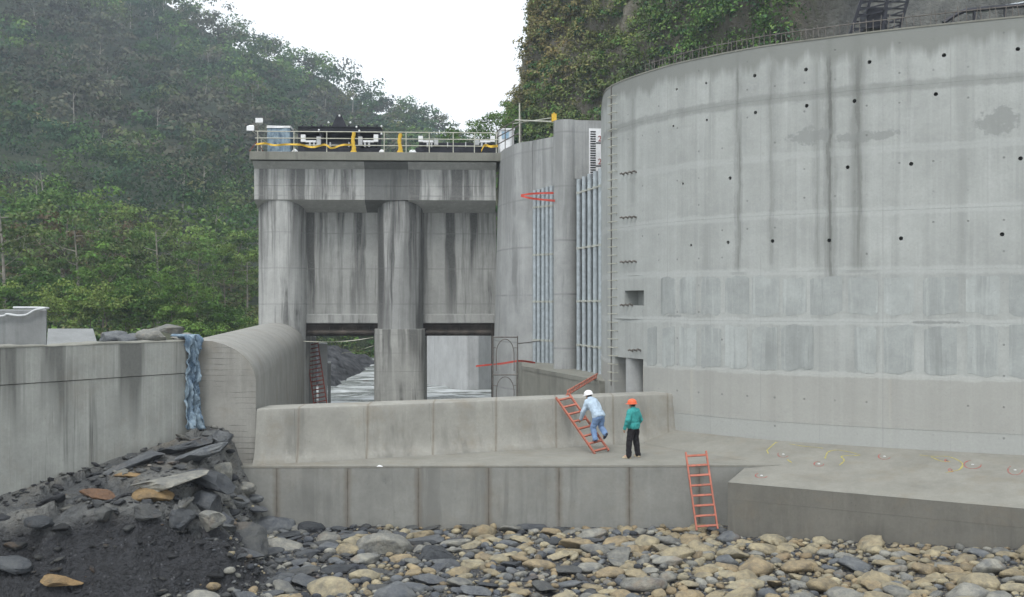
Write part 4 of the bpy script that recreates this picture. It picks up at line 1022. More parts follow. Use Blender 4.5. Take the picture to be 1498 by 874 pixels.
for k in range(8):
    y0 = 46 - k * 10; f1, f2 = (52 - y0) / 82, (42 - y0) / 72
    xl, xr, xm = lerp(1243, 1270, f1), lerp(1316, 1336, f2), lerp(1291, 1302, (44 - y0) / 74)
    build('brace', MB().bar(tp_(xl, y0, 39.5), tp_(xm, y0 - 10, 39.5), .05, .05, (0, 1, 0)), M['black_steel'], tw)
    build('brace', MB().bar(tp_(xm, y0, 39.5), tp_(xr, y0 - 9, 41), .05, .05, (0, 1, 0)), M['black_steel'], tw)
    build('girt', MB().bar(tp_(xl, y0 - 4, 39.5), tp_(xr, y0 - 3, 41), .06, .06, (0, 1, 0)), M['black_steel'], tw)
build('winch_box', MB().box(tp_(1278, 32, 40.3), (.8, .8, .75)), M['black_steel'], tw, bevel=.05)
jb = thing('crane_boom', 'dark steel boom with pipes lying behind the curved wall top', 'crane', (XA(1440, 41), 41, 12.3))
for k, (pts, r) in enumerate((([(1380, 34), (1398, 22), (1412, 16), (1450, 12), (1498, 8), (1560, 5)], .09), ([(1410, 17), (1440, 14), (1500, 6)], .05))):
    build('chord', MB().tube([tp_(x, y, 41 + .4 * k) for x, y in pts], r, 6), M['black_steel'], jb)
for k in range(4): build('pipe', MB().tube([tp_(1412 + k * 9, 20 - k, 41.2), tp_(1462 + k * 12, 10 - k * 2, 41.2)], .05, 6), M['galv'], jb)
for x in (1394, 1425, 1470, 1510): build('support', MB().bar((XA(x, 41), 41, 12.3), tp_(x, 24 if x < 1400 else 14, 41), .08, .08, (0, 1, 0)), M['black_steel'], jb)

# ================================================================== CLIFF
CP = [(62, 44), (48, 50), (34, 57), (24, 63), (15, 72), (8.5, 84), (.9, 95), (-2.4, 104), (-1.2, 113), (8, 122), (22, 132), (45, 140)]
CC = np.array([tuple(p) for p in catmull(CP, 14)]); CU = np.concatenate([[0], np.cumsum(np.hypot(*np.diff(CC, axis=0).T))])
nu_, nv_ = 260, 110
uu = np.linspace(0, CU[-1], nu_); vv = np.linspace(0, 1, nv_)
cxs, cys = np.interp(uu, CU, CC[:, 0]), np.interp(uu, CU, CC[:, 1]); tx, ty = np.gradient(cxs), np.gradient(cys); tl2 = np.hypot(tx, ty); onx, ony = -ty / tl2, tx / tl2     # outward
onx, ony = ty / tl2 * -1, tx / tl2
Ug, Vg = np.meshgrid(uu, vv); Zc = -3 + Vg * 62
shot = sstep(-.012, .012, cxs[None] / cys[None] - .205 + .03 * fbm(Ug * .12, Zc * .12, 3, 91) - (Zc - 14) * .0035)          # sprayed concrete on the near part
lean = Zc * (.11 + .21 * shot) + .5 * np.floor(Zc / 9.)
rough = (1 - shot) * (3.2 * fbm(Ug * .11, Zc * .09, 5, 92) + 1.0 * fbm(Ug * .5, Zc * .4, 3, 94)) + shot * .8 * fbm(Ug * .25, Zc * .25, 4, 93)
offn = rough - lean
VX, VY = cxs[None] + onx[None] * offn, cys[None] + ony[None] * offn
# outward is the side towards the camera
if (onx[nu_ // 3] * -cxs[nu_ // 3] + ony[nu_ // 3] * -cys[nu_ // 3]) < 0: VX, VY = cxs[None] - onx[None] * offn, cys[None] - ony[None] * offn
ii = np.arange(nu_ * nv_).reshape(nv_, nu_)
def cliff_mat():
    g = NG('cliff_rock'); p = g.pos(); a = g.n('ShaderNodeVertexColor'); a.layer_name = 'tint'; A = g.xyz(a.outputs[0])
    n = g.noise(p, .35, 6, .65); st = g.noise(p, 1, 4, .6, scale=(1.2, 1.2, .15)); f_ = g.noise(p, 2.2, 5, .7)
    rock = g.mix(g.mr(n, .35, .65), (.105, .095, .08), (.23, .205, .165)); rock = g.mix(g.mr(f_, .45, .7), rock, (.10, .115, .05))
    sh = g.mix(g.mr(st, .35, .68), (.165, .168, .155), (.075, .078, .075)); sh = g.mix(g.mr(n, .55, .72, 0, .6), sh, (.21, .21, .19))
    g.bump(f_, .6, .8); return g.col(g.mix(A[0], rock, sh))
cl_col = np.stack([shot, 0 * shot, 0 * shot], -1).reshape(-1, 3)
tag(np_mesh('cliff', np.stack([VX.ravel(), VY.ravel(), Zc.ravel()], 1), np.stack([ii[:-1, :-1].ravel(), ii[:-1, 1:].ravel(), ii[1:, 1:].ravel(), ii[1:, :-1].ravel()], 1), cliff_mat(), cl_col, True), kind='structure')

# ================================================================== VEGETATION
rng = np.random.default_rng(11)
def leaf_cloud(cen, rad, nleaf, size, tint, rng, jit=.13, up=.25, shell=.62, rnd=.55, dome=False):
    """clumps of small leaf faces: cen (N,3), rad (N,3), tint (N,3)"""
    N = len(cen); K = N * nleaf
    d = rng.normal(size=(K, 3)); d /= np.linalg.norm(d, axis=1)[:, None]; d[:, 2] = np.where(d[:, 2] < -.35, -d[:, 2] * .6, d[:, 2])
    if dome: d[:, 2] = np.abs(d[:, 2]) * 1.15 - .22; d /= np.linalg.norm(d, axis=1)[:, None]
    r = shell + (1 - shell) * rng.random(K) ** .7; r *= 1 + .25 * rng.normal(size=K) * .5
    ci = np.repeat(np.arange(N), nleaf)
    P = cen[ci] + d * rad[ci] * r[:, None]
    nrm = d * .7 + rng.normal(size=(K, 3)) * rnd; nrm[:, 2] += up; nrm /= np.linalg.norm(nrm, axis=1)[:, None]
    a = np.cross(nrm, rng.normal(size=(K, 3))); a /= np.linalg.norm(a, axis=1)[:, None]; b = np.cross(nrm, a)
    s = (size if np.isscalar(size) else size[ci]) * (.55 + .9 * rng.random(K)); s = s[:, None]
    q = .45 + .3 * rng.random((K, 1))
    bend = nrm * s * .18
    v = np.stack([P - a * s, P - b * s * q + bend, P + a * s, P + b * s * q + bend], 1).reshape(-1, 3)
    f = np.arange(K * 4, dtype=np.int32).reshape(K, 4)
    c = tint[ci] * (1 + jit * rng.normal(size=(K, 1))) * (1 + .06 * rng.normal(size=(K, 3)))
    return v, f, np.clip(np.repeat(c, 4, axis=0), .004, .8)

GREENS = np.array([(.042, .085, .032), (.062, .112, .034), (.09, .145, .042), (.036, .070, .038), (.085, .11, .045), (.075, .078, .055), (.11, .115, .05)])
# --- far forest on the hillside: one mass
pts = []; N0 = 5400
hx = rng.uniform(-215, 40, 46000); hy = 118 + 215 * rng.random(46000) ** .8
ok = (np.abs(hx / hy + .22) < .33) & ~((hx > -17) & (hy < 121)); hx, hy = hx[ok], hy[ok]
order = np.arange(len(hx)); cell = {}; keepi = []
for i in order:                      # keep crowns apart
    a, b = int(hx[i] // 4.2), int(hy[i] // 6.0)
    if any((hx[i] - hx[j]) ** 2 + ((hy[i] - hy[j]) * .72) ** 2 < 11.5 for da in (-1, 0, 1) for db in (-1, 0, 1) for j in cell.get((a + da, b + db), ())): continue
    cell.setdefault((a, b), []).append(i); keepi.append(i)
hx, hy = hx[keepi][:N0], hy[keepi][:N0]
hz_ = hill_h(hx, hy)
sc = rng.uniform(.8, 1.75, len(hx)) * (1 + .25 * fbm(hx * .05, hy * .05, 2, 5))
pal = rng.choice(len(GREENS), len(hx), p=[.25, .2, .10, .2, .1, .10, .05]); patch = fbm(hx * .035, hy * .035, 3, 7)
pal = np.where(patch > .28, 5, pal); pal = np.where(patch < -.30, 3, pal)
tn = GREENS[pal] * (rng.uniform(.55, 1.6, (len(hx), 1)))
hup = rng.uniform(-1.0, 1.8, len(hx))
# every crown is three or four lobes
cs, rs_, ts, zs_ = [], [], [], []
for k in range(4):
    off = rng.normal(size=(len(hx), 3)) * np.array([1.15, 1.15, .8]) * sc[:, None]
    cs.append(np.stack([hx, hy, hz_ + 3.4 * sc + hup], 1) + off); rs_.append(np.stack([1.9 * sc, 1.9 * sc, 1.35 * sc], 1) * rng.uniform(.65, 1.15, (len(hx), 1))); ts.append(tn * rng.uniform(.85, 1.18, (len(hx), 1)))
cs, rs_, ts = np.concatenate(cs), np.concatenate(rs_), np.concatenate(ts); nearm = cs[:, 1] < 175
v1, f1, c1 = leaf_cloud(cs[nearm], rs_[nearm], 70, .24, ts[nearm], rng, rnd=.3, dome=True); v2, f2, c2 = leaf_cloud(cs[~nearm], rs_[~nearm], 36, .43, ts[~nearm], rng, jit=.08, rnd=.22, dome=True)
v, f, c = np.concatenate([v1, v2]), np.concatenate([f1, f2 + len(v1)]), np.concatenate([c1, c2])
tag(np_mesh('hillside_forest', v, f, M['leaf'], c), 'dense forest of many trees covering the mountain side', 'forest', kind='stuff')
# pale bare trunks standing out of it
tv = MB()
for k in range(140):
    i = rng.integers(len(hx)); h = rng.uniform(5, 9); x, y, z = hx[i] + rng.normal() * 2, hy[i] + rng.normal() * 2, hz_[i]; lx, ly = rng.normal(size=2) * .5
    tv.tube([(x, y, z), (x + lx * .5, y + ly * .5, z + h * .55), (x + lx, y + ly, z + h)], [.16, .11, .04], 4)
    for q in range(3):
        a = rng.random() * 6.28; zz = z + h * rng.uniform(.5, .85); tv.tube([(x + lx * .6, y + ly * .6, zz), (x + lx * .6 + math.cos(a) * 1.4, y + ly * .6 + math.sin(a) * 1.4, zz + 1.3)], [.06, .02], 3)
tag(build('bare_trunks', tv, M['pale_bark'], fix=False), 'thin pale trunks showing between the hillside trees', 'forest', kind='stuff')

# --- cliff greenery: one mass of creepers and shrubs
mask = (shot < .35); idx = np.argwhere(mask)
sel = idx[rng.choice(len(idx), 9000)]; sel = sel[(Zc[sel[:, 0], sel[:, 1]] > 8) & (Zc[sel[:, 0], sel[:, 1]] < 46) & (sel[:, 1] < 190)]
cx3, cy3, cz3 = VX[sel[:, 0], sel[:, 1]], VY[sel[:, 0], sel[:, 1]], Zc[sel[:, 0], sel[:, 1]]
cov = fbm(Ug[sel[:, 0], sel[:, 1]] * .12, cz3 * .10, 3, 97)
low_ = np.clip((24 - cz3) / 10, -.5, 1)
keep = cov + .45 * low_ + .6 * np.clip((cx3 - 2) / 4, 0, 1) > -.18; cx3, cy3, cz3, cov = cx3[keep], cy3[keep], cz3[keep], cov[keep]
left = np.clip((14 - cx3) / 10, 0, 1)[:, None]; hi_ = np.clip((cz3 - 17) / 10, 0, 1)[:, None]
gsel = GREENS[rng.choice([0, 1, 2, 1, 0, 3], len(cx3))]; dry = np.array([(.135, .115, .055), (.115, .105, .05), (.095, .10, .04)])[rng.choice(3, len(cx3))]
mixk = np.clip(left * hi_ * 1.0 + .15 * rng.random((len(cx3), 1)), 0, 1) * (rng.random((len(cx3), 1)) < .8)
tn = gsel * (1 - mixk) + dry * mixk
rr = rng.uniform(.6, 1.5, len(cx3)); rr = np.where(hi_[:, 0] * left[:, 0] > .3, rr * .7, rr)
v, f, c = leaf_cloud(np.stack([cx3 - .35, cy3 - .5, cz3], 1), np.stack([rr, rr, rr * .9], 1), 66, .125, tn * rng.uniform(1.2, 2.4, (len(cx3), 1)), rng, rnd=.35)
tag(np_mesh('cliff_shrubs', v, f, M['leaf'], c), 'creepers and shrubs covering the steep cliff', 'shrubs', kind='stuff')

# --- individual trees and bushes on the flat below the mountain
def tree_meshes(seed, H, cr, dens, tint, bare=0., lobes=9):
    r = np.random.default_rng(seed); tv = MB(); lean = r.normal(size=2) * .06 * H
    path = [(lean[0] * s ** 2, lean[1] * s ** 2, H * .9 * s) for s in np.linspace(0, 1, 6)]
    tv.tube(path, [lerp(.018 * H, .004 * H, s) for s in np.linspace(0, 1, 6)], 6)
    cen, rad = [], []
    for k in range(lobes):
        s = lerp(.42, .98, (k + r.random() * .6) / lobes); b = np.array([lean[0] * s * s, lean[1] * s * s, H * .9 * s]); a = k * 2.4 + r.random()
        ln_ = cr * (1.05 - .65 * abs(s - .6)) * r.uniform(.7, 1.1); e = b + np.array([math.cos(a) * ln_, math.sin(a) * ln_, ln_ * r.uniform(.25, .7)])
        m = (b + e) / 2 + np.array([0, 0, -.08 * ln_]); tv.tube([tuple(b), tuple(m), tuple(e)], [.004 * H, .0026 * H, .001 * H], 5)
        for q in range(3):
            w = lerp(.55, 1.08, q / 2); p = b + (e - b) * w + r.normal(size=3) * cr * .14; cen.append(p); rad.append(np.array([1, 1, .62]) * cr * r.uniform(.24, .42))
            tv.tube([tuple(b + (e - b) * w * .8), tuple(p)], [.002 * H, .001 * H], 3)
    cen, rad = np.array(cen), np.array(rad)
    if bare: k = r.random(len(cen)) > bare; cen, rad = cen[k], rad[k]
    tn = np.array(tint)[None] * r.uniform(.7, 1.35, (len(cen), 1))
    v, f, c = leaf_cloud(cen, rad, dens, .026 * H ** .5 * 1.9, tn, r, shell=.45, rnd=.4, dome=True)
    return tv, v, f, c
proto = {}
def make_tree(name, key, label, loc, rot, scale, group, cat='tree'):
    if key not in proto:
        seed, H, cr, dens, tint, bare, lobes, bark = KINDS[key]; tv, v, f, c = tree_meshes(seed, H, cr, dens, tint, bare, lobes)
        me = bpy.data.meshes.new('trunk'); me.from_pydata(tv.v, [], tv.f); me.materials.append(M[bark])
        co = np_mesh('crown', v, f, M['leaf'], c); proto[key] = (me, co.data); bpy.data.objects.remove(co)
    t = thing(name, label, cat, loc, group); t.rotation_euler = (0, 0, rot); t.scale = (scale,) * 3
    link_mesh('trunk', proto[key][0], None, t); link_mesh('crown', proto[key][1], None, t)
KINDS = {
 'spread': (1, 10, 4.2, 105, (.10, .175, .05), 0, 10, 'bark'), 'light': (2, 9, 3.4, 95, (.14, .205, .06), .05, 9, 'pale_bark'), 'dark': (3, 9, 3.2, 110, (.07, .125, .035), 0, 11, 'bark'),
 'thin': (4, 11, 3.2, 75, (.105, .145, .055), .2, 9, 'pale_bark'), 'brown': (5, 10, 3.0, 75, (.115, .095, .06), .2, 10, 'bark'), 'round': (6, 7, 3.2, 120, (.095, .165, .042), 0, 11, 'bark'),
 'bush1': (7, 3.2, 2.0, 120, (.12, .20, .05), 0, 8, 'bark'), 'bush2': (8, 2.6, 2.1, 110, (.16, .22, .065), 0, 8, 'bark'), 'bush3': (9, 3.6, 2.2, 130, (.06, .115, .03), 0, 9, 'bark'), 'sprig': (10, 6, 2.2, 26, (.075, .09, .05), .45, 8, 'bark')}
TREES = [ # pixel of the base, distance, kind, scale, label
 (8, 462, 84, 'thin', 1.0, 'leaning pale-trunked tree at the left frame edge above the concrete block'),
 (50, 455, 96, 'brown', 1.05, 'brownish tree with a dark stem rising right of the leaning pale trunk'),
 (28, 450, 112, 'spread', 1.25, 'broad green tree with a flat bright crown at the far left'),
 (92, 452, 110, 'spread', 1.15, 'broad green tree behind the brownish one on the left'),
 (116, 455, 92, 'thin', .95, 'slim tree with a straight pale trunk left of centre in the grove'),
 (146, 452, 104, 'brown', .95, 'thin purplish-brown tree next to the straight pale trunk'),
 (172, 452, 118, 'light', 1.1, 'yellow-green tree with a layered crown in the middle of the grove'),
 (206, 455, 100, 'dark', 1.0, 'tall dark green tree standing out above the grove'),
 (232, 456, 96, 'thin', .95, 'slim tree with a forked pale trunk right of the tall dark tree'),
 (258, 458, 112, 'light', .9, 'pale green tree with a loose crown right of the forked trunk'),
 (288, 460, 104, 'spread', .75, 'low spreading tree left of the gate pier group'),
 (312, 462, 112, 'light', .8, 'light green tree third from the gate pier'),
 (338, 464, 116, 'dark', .8, 'dark tree second from the gate pier'),
 (362, 466, 108, 'light', .72, 'small light tree right beside the left gate pier'),
 (150, 468, 88, 'round', .85, 'round bushy tree low in front of the slim pale trunk'),
 (190, 466, 90, 'round', .72, 'round bushy tree below the tall dark tree'),
 (240, 470, 88, 'dark', .55, 'small dark tree in front of the forked trunk'),
 (276, 478, 80, 'round', .62, 'compact round tree with dense dark leaves above the sand mound'),
 (66, 470, 90, 'dark', .7, 'dark bushy tree just above the concrete block'),
 (330, 476, 90, 'sprig', .9, 'twiggy half-bare tree near the left gate pier'),
]
for k, (px, py, Y, kd, s, lab) in enumerate(TREES):
    x = XA(px, Y); z = float(hill_h(np.array(x), np.array(float(Y)))) - .1
    make_tree('tree', kd, lab, (x, Y, z), k * 1.7, s, 'trees in the grove below the mountain')
BUSH = [(80, 78, 'bush2', 1.1, 'yellow-green bush right of the concrete block'), (104, 77, 'bush2', .9, 'low yellow-green bush behind the tilted slab'), (132, 79, 'bush1', 1.1, 'green bush above the right end of the tilted slab'),
 (158, 78, 'bush2', 1.2, 'spreading bright bush left on the sand mound'), (184, 80, 'bush1', .9, 'green bush in the middle of the sand mound top'), (206, 79, 'bush3', 1.0, 'dark bush right of the middle on the sand mound top'),
 (228, 80, 'bush2', 1.0, 'bright bush behind the rounded rock on the mound'), (252, 78, 'bush1', .9, 'green bush left of the compact round tree'), (300, 76, 'bush1', .8, 'green bush above the blue tarpaulin'),
 (318, 80, 'bush3', .9, 'dark bush left of the divider wall top'), (340, 82, 'bush2', .9, 'bright bush behind the divider wall'), (360, 80, 'bush1', .9, 'green bush against the left gate pier'),
 (58, 82, 'bush3', 1.1, 'dark bush behind the top of the concrete block'), (20, 84, 'bush1', 1.2, 'green bush behind the hose on the concrete block'), (-10, 86, 'bush3', 1.3, 'dark bush partly out of frame at the left edge')]
for k, (px, Y, kd, s, lab) in enumerate(BUSH):
    x = XA(px, Y); make_tree('bush', kd, lab, (x, Y, float(hill_h(np.array(x), np.array(float(Y)))) - .15), k * 2.1, s, 'bushes along the edge of the grove', 'bush')
# ground for those: a spur at the cliff foot
def spur_h(x, y): return -2.9 + 25.5 * np.exp(-((x - 2.0) / 8.5) ** 2 - ((y - 104) / 11.) ** 2) + 1.0 * fbm(x * .3, y * .3, 3, 101)
make_tree('tree', 'sprig', 'thin leafless tree against the sky left of the cliff', (XA(712, 102), 102, float(spur_h(np.array(XA(712, 102)), np.array(102.))) - .2), .4, .95, None)
make_tree('tree', 'round', 'small dense tree at the cliff foot behind the cabin', (XA(732, 100), 100, float(spur_h(np.array(XA(732, 100)), np.array(100.))) - .3), 1.2, .75, None)
make_tree('tree', 'light', 'low yellow-green tree behind the low hoist', (XA(664, 104), 104, float(spur_h(np.array(XA(664, 104)), np.array(104.))) - .2), 2.2, 1.15, None)
make_tree('tree', 'dark', 'low dark tree behind the right end of the low hoist', (XA(690, 104), 104, float(spur_h(np.array(XA(690, 104)), np.array(104.))) - .2), 2.9, .95, None)
tag(grid_mesh('rock_spur', np.linspace(-17, 12, 50), np.linspace(86, 126, 60), spur_h, M['ground']), kind='structure')
cx4 = rng.uniform(-15, 10, 1700); cy4 = rng.uniform(88, 118, 1700); z4 = spur_h(cx4, cy4); k4 = z4 > 4.5; cx4, cy4, z4 = cx4[k4], cy4[k4], z4[k4]
v, f, c = leaf_cloud(np.stack([cx4, cy4, z4 + .5], 1), rng.uniform(.6, 1.2, (len(cx4), 1)) * np.array([[1, 1, .8]]), 40, .2, GREENS[rng.choice([0, 1, 2, 3, 4], len(cx4))] * rng.uniform(.9, 1.6, (len(cx4), 1)), rng, rnd=.35)
tag(np_mesh('spur_shrubs', v, f, M['leaf'], c), 'shrubs covering the rock spur behind the gate deck', 'shrubs', kind='stuff')
# low undergrowth over the flat
ux = rng.uniform(-62, -15, 2600); uy = rng.uniform(72, 130, 2600); okk = np.abs(ux / uy + .37) < .14; ux, uy = ux[okk], uy[okk]
ex = rng.uniform(-24, -4, 500); ey = rng.uniform(112, 131, 500); ux, uy = np.concatenate([ux, ex]), np.concatenate([uy, ey])
uz = hill_h(ux, uy); v, f, c = leaf_cloud(np.stack([ux, uy, uz + .25], 1), rng.uniform(.4, 1.1, (len(ux), 1)) * np.array([[1, 1, .75]]), 34, .17, GREENS[rng.choice([1, 2, 2, 4, 6, 0], len(ux))] * rng.uniform(1.0, 1.7, (len(ux), 1)), rng)
tag(np_mesh('undergrowth', v, f, M['leaf'], c), 'low undergrowth and grass between the grove trees', 'undergrowth', kind='stuff')

# ================================================================== STONES
def ico(sub):
    bm = bmesh.new(); bmesh.ops.create_icosphere(bm, subdivisions=sub, radius=1); v = np.array([tuple(p.co) for p in bm.verts]); f = np.array([[q.index for q in p.verts] for p in bm.faces]); bm.free(); return v, f
ICO = {k: ico(k) for k in (1, 2, 3, 4)}
def rock_v(sub, seed, ang=0., sc=(1, .75, .5), amp=.22):
    r = np.random.default_rng(seed); v, f = ICO[sub]; o = []
    cuts_ = [(Vector(r.normal(size=3)).normalized(), r.uniform(.42, .8) if ang > .8 else r.uniform(.5, .82)) for _ in range(int(10 * ang))]
    off = Vector(r.uniform(-50, 50, 3))
    for p in v:
        p = Vector(p); d = p.normalized()
        for n_, h in cuts_:
            k = p.dot(n_)
            if k > h: p = p - n_ * (k - h) * .95
        a = mnoise.noise(d * 1.1 + off) * amp + mnoise.noise(d * 2.6 + off) * amp * .4 + (mnoise.noise(d * 6 + off) * amp * .22 if ang else 0)
        a += (mnoise.noise(d * 14 + off) * amp * .12 + abs(mnoise.noise(Vector((d.x * 2, d.y * 2, d.z * 9)) + off)) * amp * .25) if sub > 3 else 0
        p = p * (1 + a); o.append((p.x * sc[0], p.y * sc[1], p.z * sc[2]))
    return np.array(o), f
def rock_mesh(sub, seed, ang=0., sc=(1, .75, .5), amp=.22, sharp=None):
    v, f = rock_v(sub, seed, ang, sc, amp); me = bpy.data.meshes.new('stone'); me.from_pydata([tuple(p) for p in v], [], [tuple(map(int, q)) for q in f])
    me.polygons.foreach_set('use_smooth', [True] * len(me.polygons))
    if sharp: me.set_sharp_from_angle(angle=R(sharp))
    return me
RMESH = [rock_mesh(3, 100 + k, (.15, .3, .45)[k % 3], (1, random.uniform(.62, .85), random.uniform(.36, .55)), .24) for k in range(12)]
SLAB = [rock_mesh(3, 200 + k, .9, (1, random.uniform(.55, .8), random.uniform(.24, .36)), .16, 32) for k in range(6)]
def bedz(x, y): return float(bed_h(np.array(float(x)), np.array(float(y))))
def front_y(x):         # where the works begin
    if x < 5.9: return fr(x) - .05
    return O0.y + (x - O0.x) * (O2.y - O0.y) / (O2.x - O0.x) - .1
mats3 = {}
def mesh_mat(me, m):
    k = (me.name, m)
    if k not in mats3: c = me.copy(); c.materials.clear(); c.materials.append(M[m]); mats3[k] = c
    return mats3[k]
BOULD = [ # pixel centre, kind, material, half length, half height factor, yaw, tilt, label
 (563, 802, 0, 'grey', .68, .85, .3, .1, 'big rounded light grey boulder in the cobbles left of centre'),
 (640, 812, 1, 'slate', .85, .55, .1, .15, 'black flat slab resting right of the big light boulder'),
 (615, 790, 1, 'slate', .75, .5, -.2, -.1, 'blue-grey flat slab behind the black one'),
 (322, 655, 2, 'slate', .52, 1.05, .6, .5, 'dark angular boulder leaning at the foot of the divider wall'),
 (326, 692, 2, 'grey', .50, 1.0, 1.4, .3, 'grey angular block just below the dark leaning boulder'),
 (222, 727, 0, 'ochre', .48, .7, .1, .0, 'ochre rounded boulder lying on the edge of the left bank'),
 (148, 723, 1, 'rust_stone', .50, .6, .1, .1, 'rust-brown flat stone on the left bank near the wall'),
 (186, 695, 1, 'ochre', .36, .7, .4, .1, 'small yellowish stone on the grey shelf below the wall'),
 (298, 745, 2, 'slate', .66, .9, .2, .2, 'large dark green-grey boulder on the shoulder of the left bank'),
 (262, 762, 2, 'slate', .45, 1.1, .9, .3, 'dark block under the ochre boulder'),
 (250, 700, 1, 'grey', 1.15, .35, .7, -.1, 'wide flat grey slab on top of the left bank'),
 (358, 715, 0, 'grey', .33, .9, .2, .0, 'rounded grey stone highest on the pile at the apron corner'),
 (347, 735, 0, 'slate', .34, .9, .5, .0, 'rounded dark stone below the highest stone of the pile'),
 (371, 731, 0, 'grey', .28, .7, .0, .0, 'pale small rounded stone beside the apron corner'),
 (372, 745, 1, 'slate', .42, .6, .0, .1, 'flat dark stone wedged under the rounded stones at the apron corner'),
 (398, 770, 0, 'grey', .62, .8, .1, .0, 'large smooth grey boulder at the left foot of the apron'),
 (362, 788, 1, 'slate', .85, .6, -.6, .35, 'slanting dark slab below the large smooth boulder'),
 (432, 757, 0, 'grey', .40, .6, .0, .0, 'elongated grey stone right of the large smooth boulder'),
 (455, 762, 0, 'slate', .42, .7, .5, .1, 'dark oval stone against the apron face at the left'),
 (308, 778, 2, 'grey', .42, .9, .3, .2, 'grey broken block on the slope between bank and cobbles'),
 (330, 765, 2, 'slate', .40, .9, 1.1, .2, 'small dark block right of the large dark boulder'),
 (85, 852, 1, 'ochre', .50, .6, .1, .2, 'ochre flat stone in the black soil at the lower left'),
 (12, 825, 2, 'slate', .55, .7, .3, .2, 'dark slab sticking out of the black soil at the left edge'),
 (415, 800, 0, 'grey', .50, .7, -.3, .1, 'grey stone with a rusty side in the lower left cobbles'),
 (480, 792, 0, 'grey', .36, .9, .3, .0, 'upright rounded stone left of the big light boulder'),
 (507, 806, 0, 'tan', .34, .8, .1, .0, 'tan rounded stone beside the big light boulder'),
 (205, 672, 1, 'slate', .95, .5, .9, -.25, 'long shale plate dipping from the wall foot on the bank'),
 (262, 655, 1, 'slate', .95, .5, .5, -.2, 'shale plate below the blue tarpaulin'),
 (292, 668, 1, 'grey', .9, .5, .2, -.3, 'pale shale plate left of the dark leaning boulder'),
 (300, 712, 1, 'slate', 1.0, .55, -.2, .3, 'broad shale plate right of the wide flat slab'),
 (215, 752, 2, 'slate', .42, .8, .4, .3, 'dark broken block under the bank edge left of the dark boulder'),
 (150, 755, 2, 'slate', .38, .7, 1.2, .2, 'dark broken block under the rust-brown stone'),
 (60, 770, 2, 'slate', .4, .7, .7, .2, 'dark broken block in the black bank below the wall'),
 (782, 766, 1, 'slate', .58, .8, .1, .05, 'dark blue-grey block at the foot of the apron in the centre'),
 (1133, 763, 0, 'tan', .36, .8, .4, .2, 'tan stone leaning on the apron face right of the ladder'),
]
placed = []
for k, (px, py, kd, m, L, hf, yaw, tilt, lab) in enumerate(BOULD):
    # walk along the view ray until it meets the bed
    d = Vector(((px - CX) / F, 1, -(py - CY) / F)); Y = 20.
    while Y < 31 and (camo.location + d * Y).z > bedz(d.x * Y, Y) + .12 * L: Y += .04
    x, y = d.x * Y, Y; y = min(y, front_y(x) - .45 * L) if x > -7.6 else y; x = d.x * y
    z = bedz(x, y)
    v, f = rock_v(4, 300 + k, (.25, 1.2, 1.3)[kd], (L, L * (.75, .62, .75)[kd], L * (.62, .42, .66)[kd] * hf), (.16, .14, .16)[kd])
    me = bpy.data.meshes.new('boulder'); me.from_pydata([tuple(p) for p in v], [], [tuple(map(int, q)) for q in f]); me.polygons.foreach_set('use_smooth', [True] * len(me.polygons))
    if kd: me.set_sharp_from_angle(angle=R(22))
    me.materials.append(M[m]); o = link_mesh('boulder', me, None, None, (x, y, z + L * .16 * hf)); o.rotation_euler = (tilt * .6, tilt, yaw)
    tag(o, lab, 'boulder', 'boulders in the riverbed and on the bank'); placed.append((x, y, L * .8))

# cobbles: the largest in view stand alone, the rest are one mass
def in_view(x, y): return abs(x / y) < .53
cand = []
R_ = random.Random(5)
def try_place(n, rmin, rmax, ov, tries, power=1.6):
    out = []
    for _ in range(tries):
        if len(out) >= n: break
        y = R_.uniform(20.6, 30.2); x = R_.uniform(-7.5, 15.5)
        if not in_view(x, y): continue
        r = rmin + (rmax - rmin) * R_.random() ** power
        if y + r * .8 > front_y(x): continue
        bed, b, *_ = bed_parts(np.array(x), np.array(y))
        if b > bed + .55 and rmax > .3: continue
        if b > bed + .1 and x < -6.4: continue
        if any((x - a) ** 2 + ((y - c) * 1.15) ** 2 < ((r + q) * ov) ** 2 for a, c, q in placed): continue
        placed.append((x, y, r)); out.append((x, y, r))
    return out
big = try_place(300, .19, .44, .80, 9000)
COLS = {'tan': [(.285, .235, .15), (.36, .32, .225), (.30, .235, .145), (.33, .29, .20)], 'grey': [(.19, .19, .175), (.29, .285, .255), (.145, .155, .165)], 'slate': [(.045, .05, .06), (.105, .115, .13), (.075, .078, .08)]}
def pick(x, y):
    t = .5 + .04 * x + .5 * float(vnoise(x * .5, y * .5, 201)); q = R_.random()
    pt = min(.70, max(.14, .40 + .045 * x)); pg = .36
    return 'tan' if q < pt else 'grey' if q < pt + pg else 'slate'
ZONES = ((480, 'below the apron left end'), (600, 'by the big light boulder'), (700, 'by the black flat slab'), (800, 'by the blue-grey block'), (900, 'below the climbing man'), (980, 'below the standing man'), (1085, 'around the ladder foot'), (1200, 'below the tilted apron left end'), (1330, 'below the tilted apron middle'), (9999, 'below the tilted apron right end'))
ORD = ('leftmost', 'second from left', 'third from left', 'fourth from left', 'fifth from left', 'sixth from left', 'seventh from left', 'eighth from left', 'ninth from left', 'tenth from left')
COB = {}
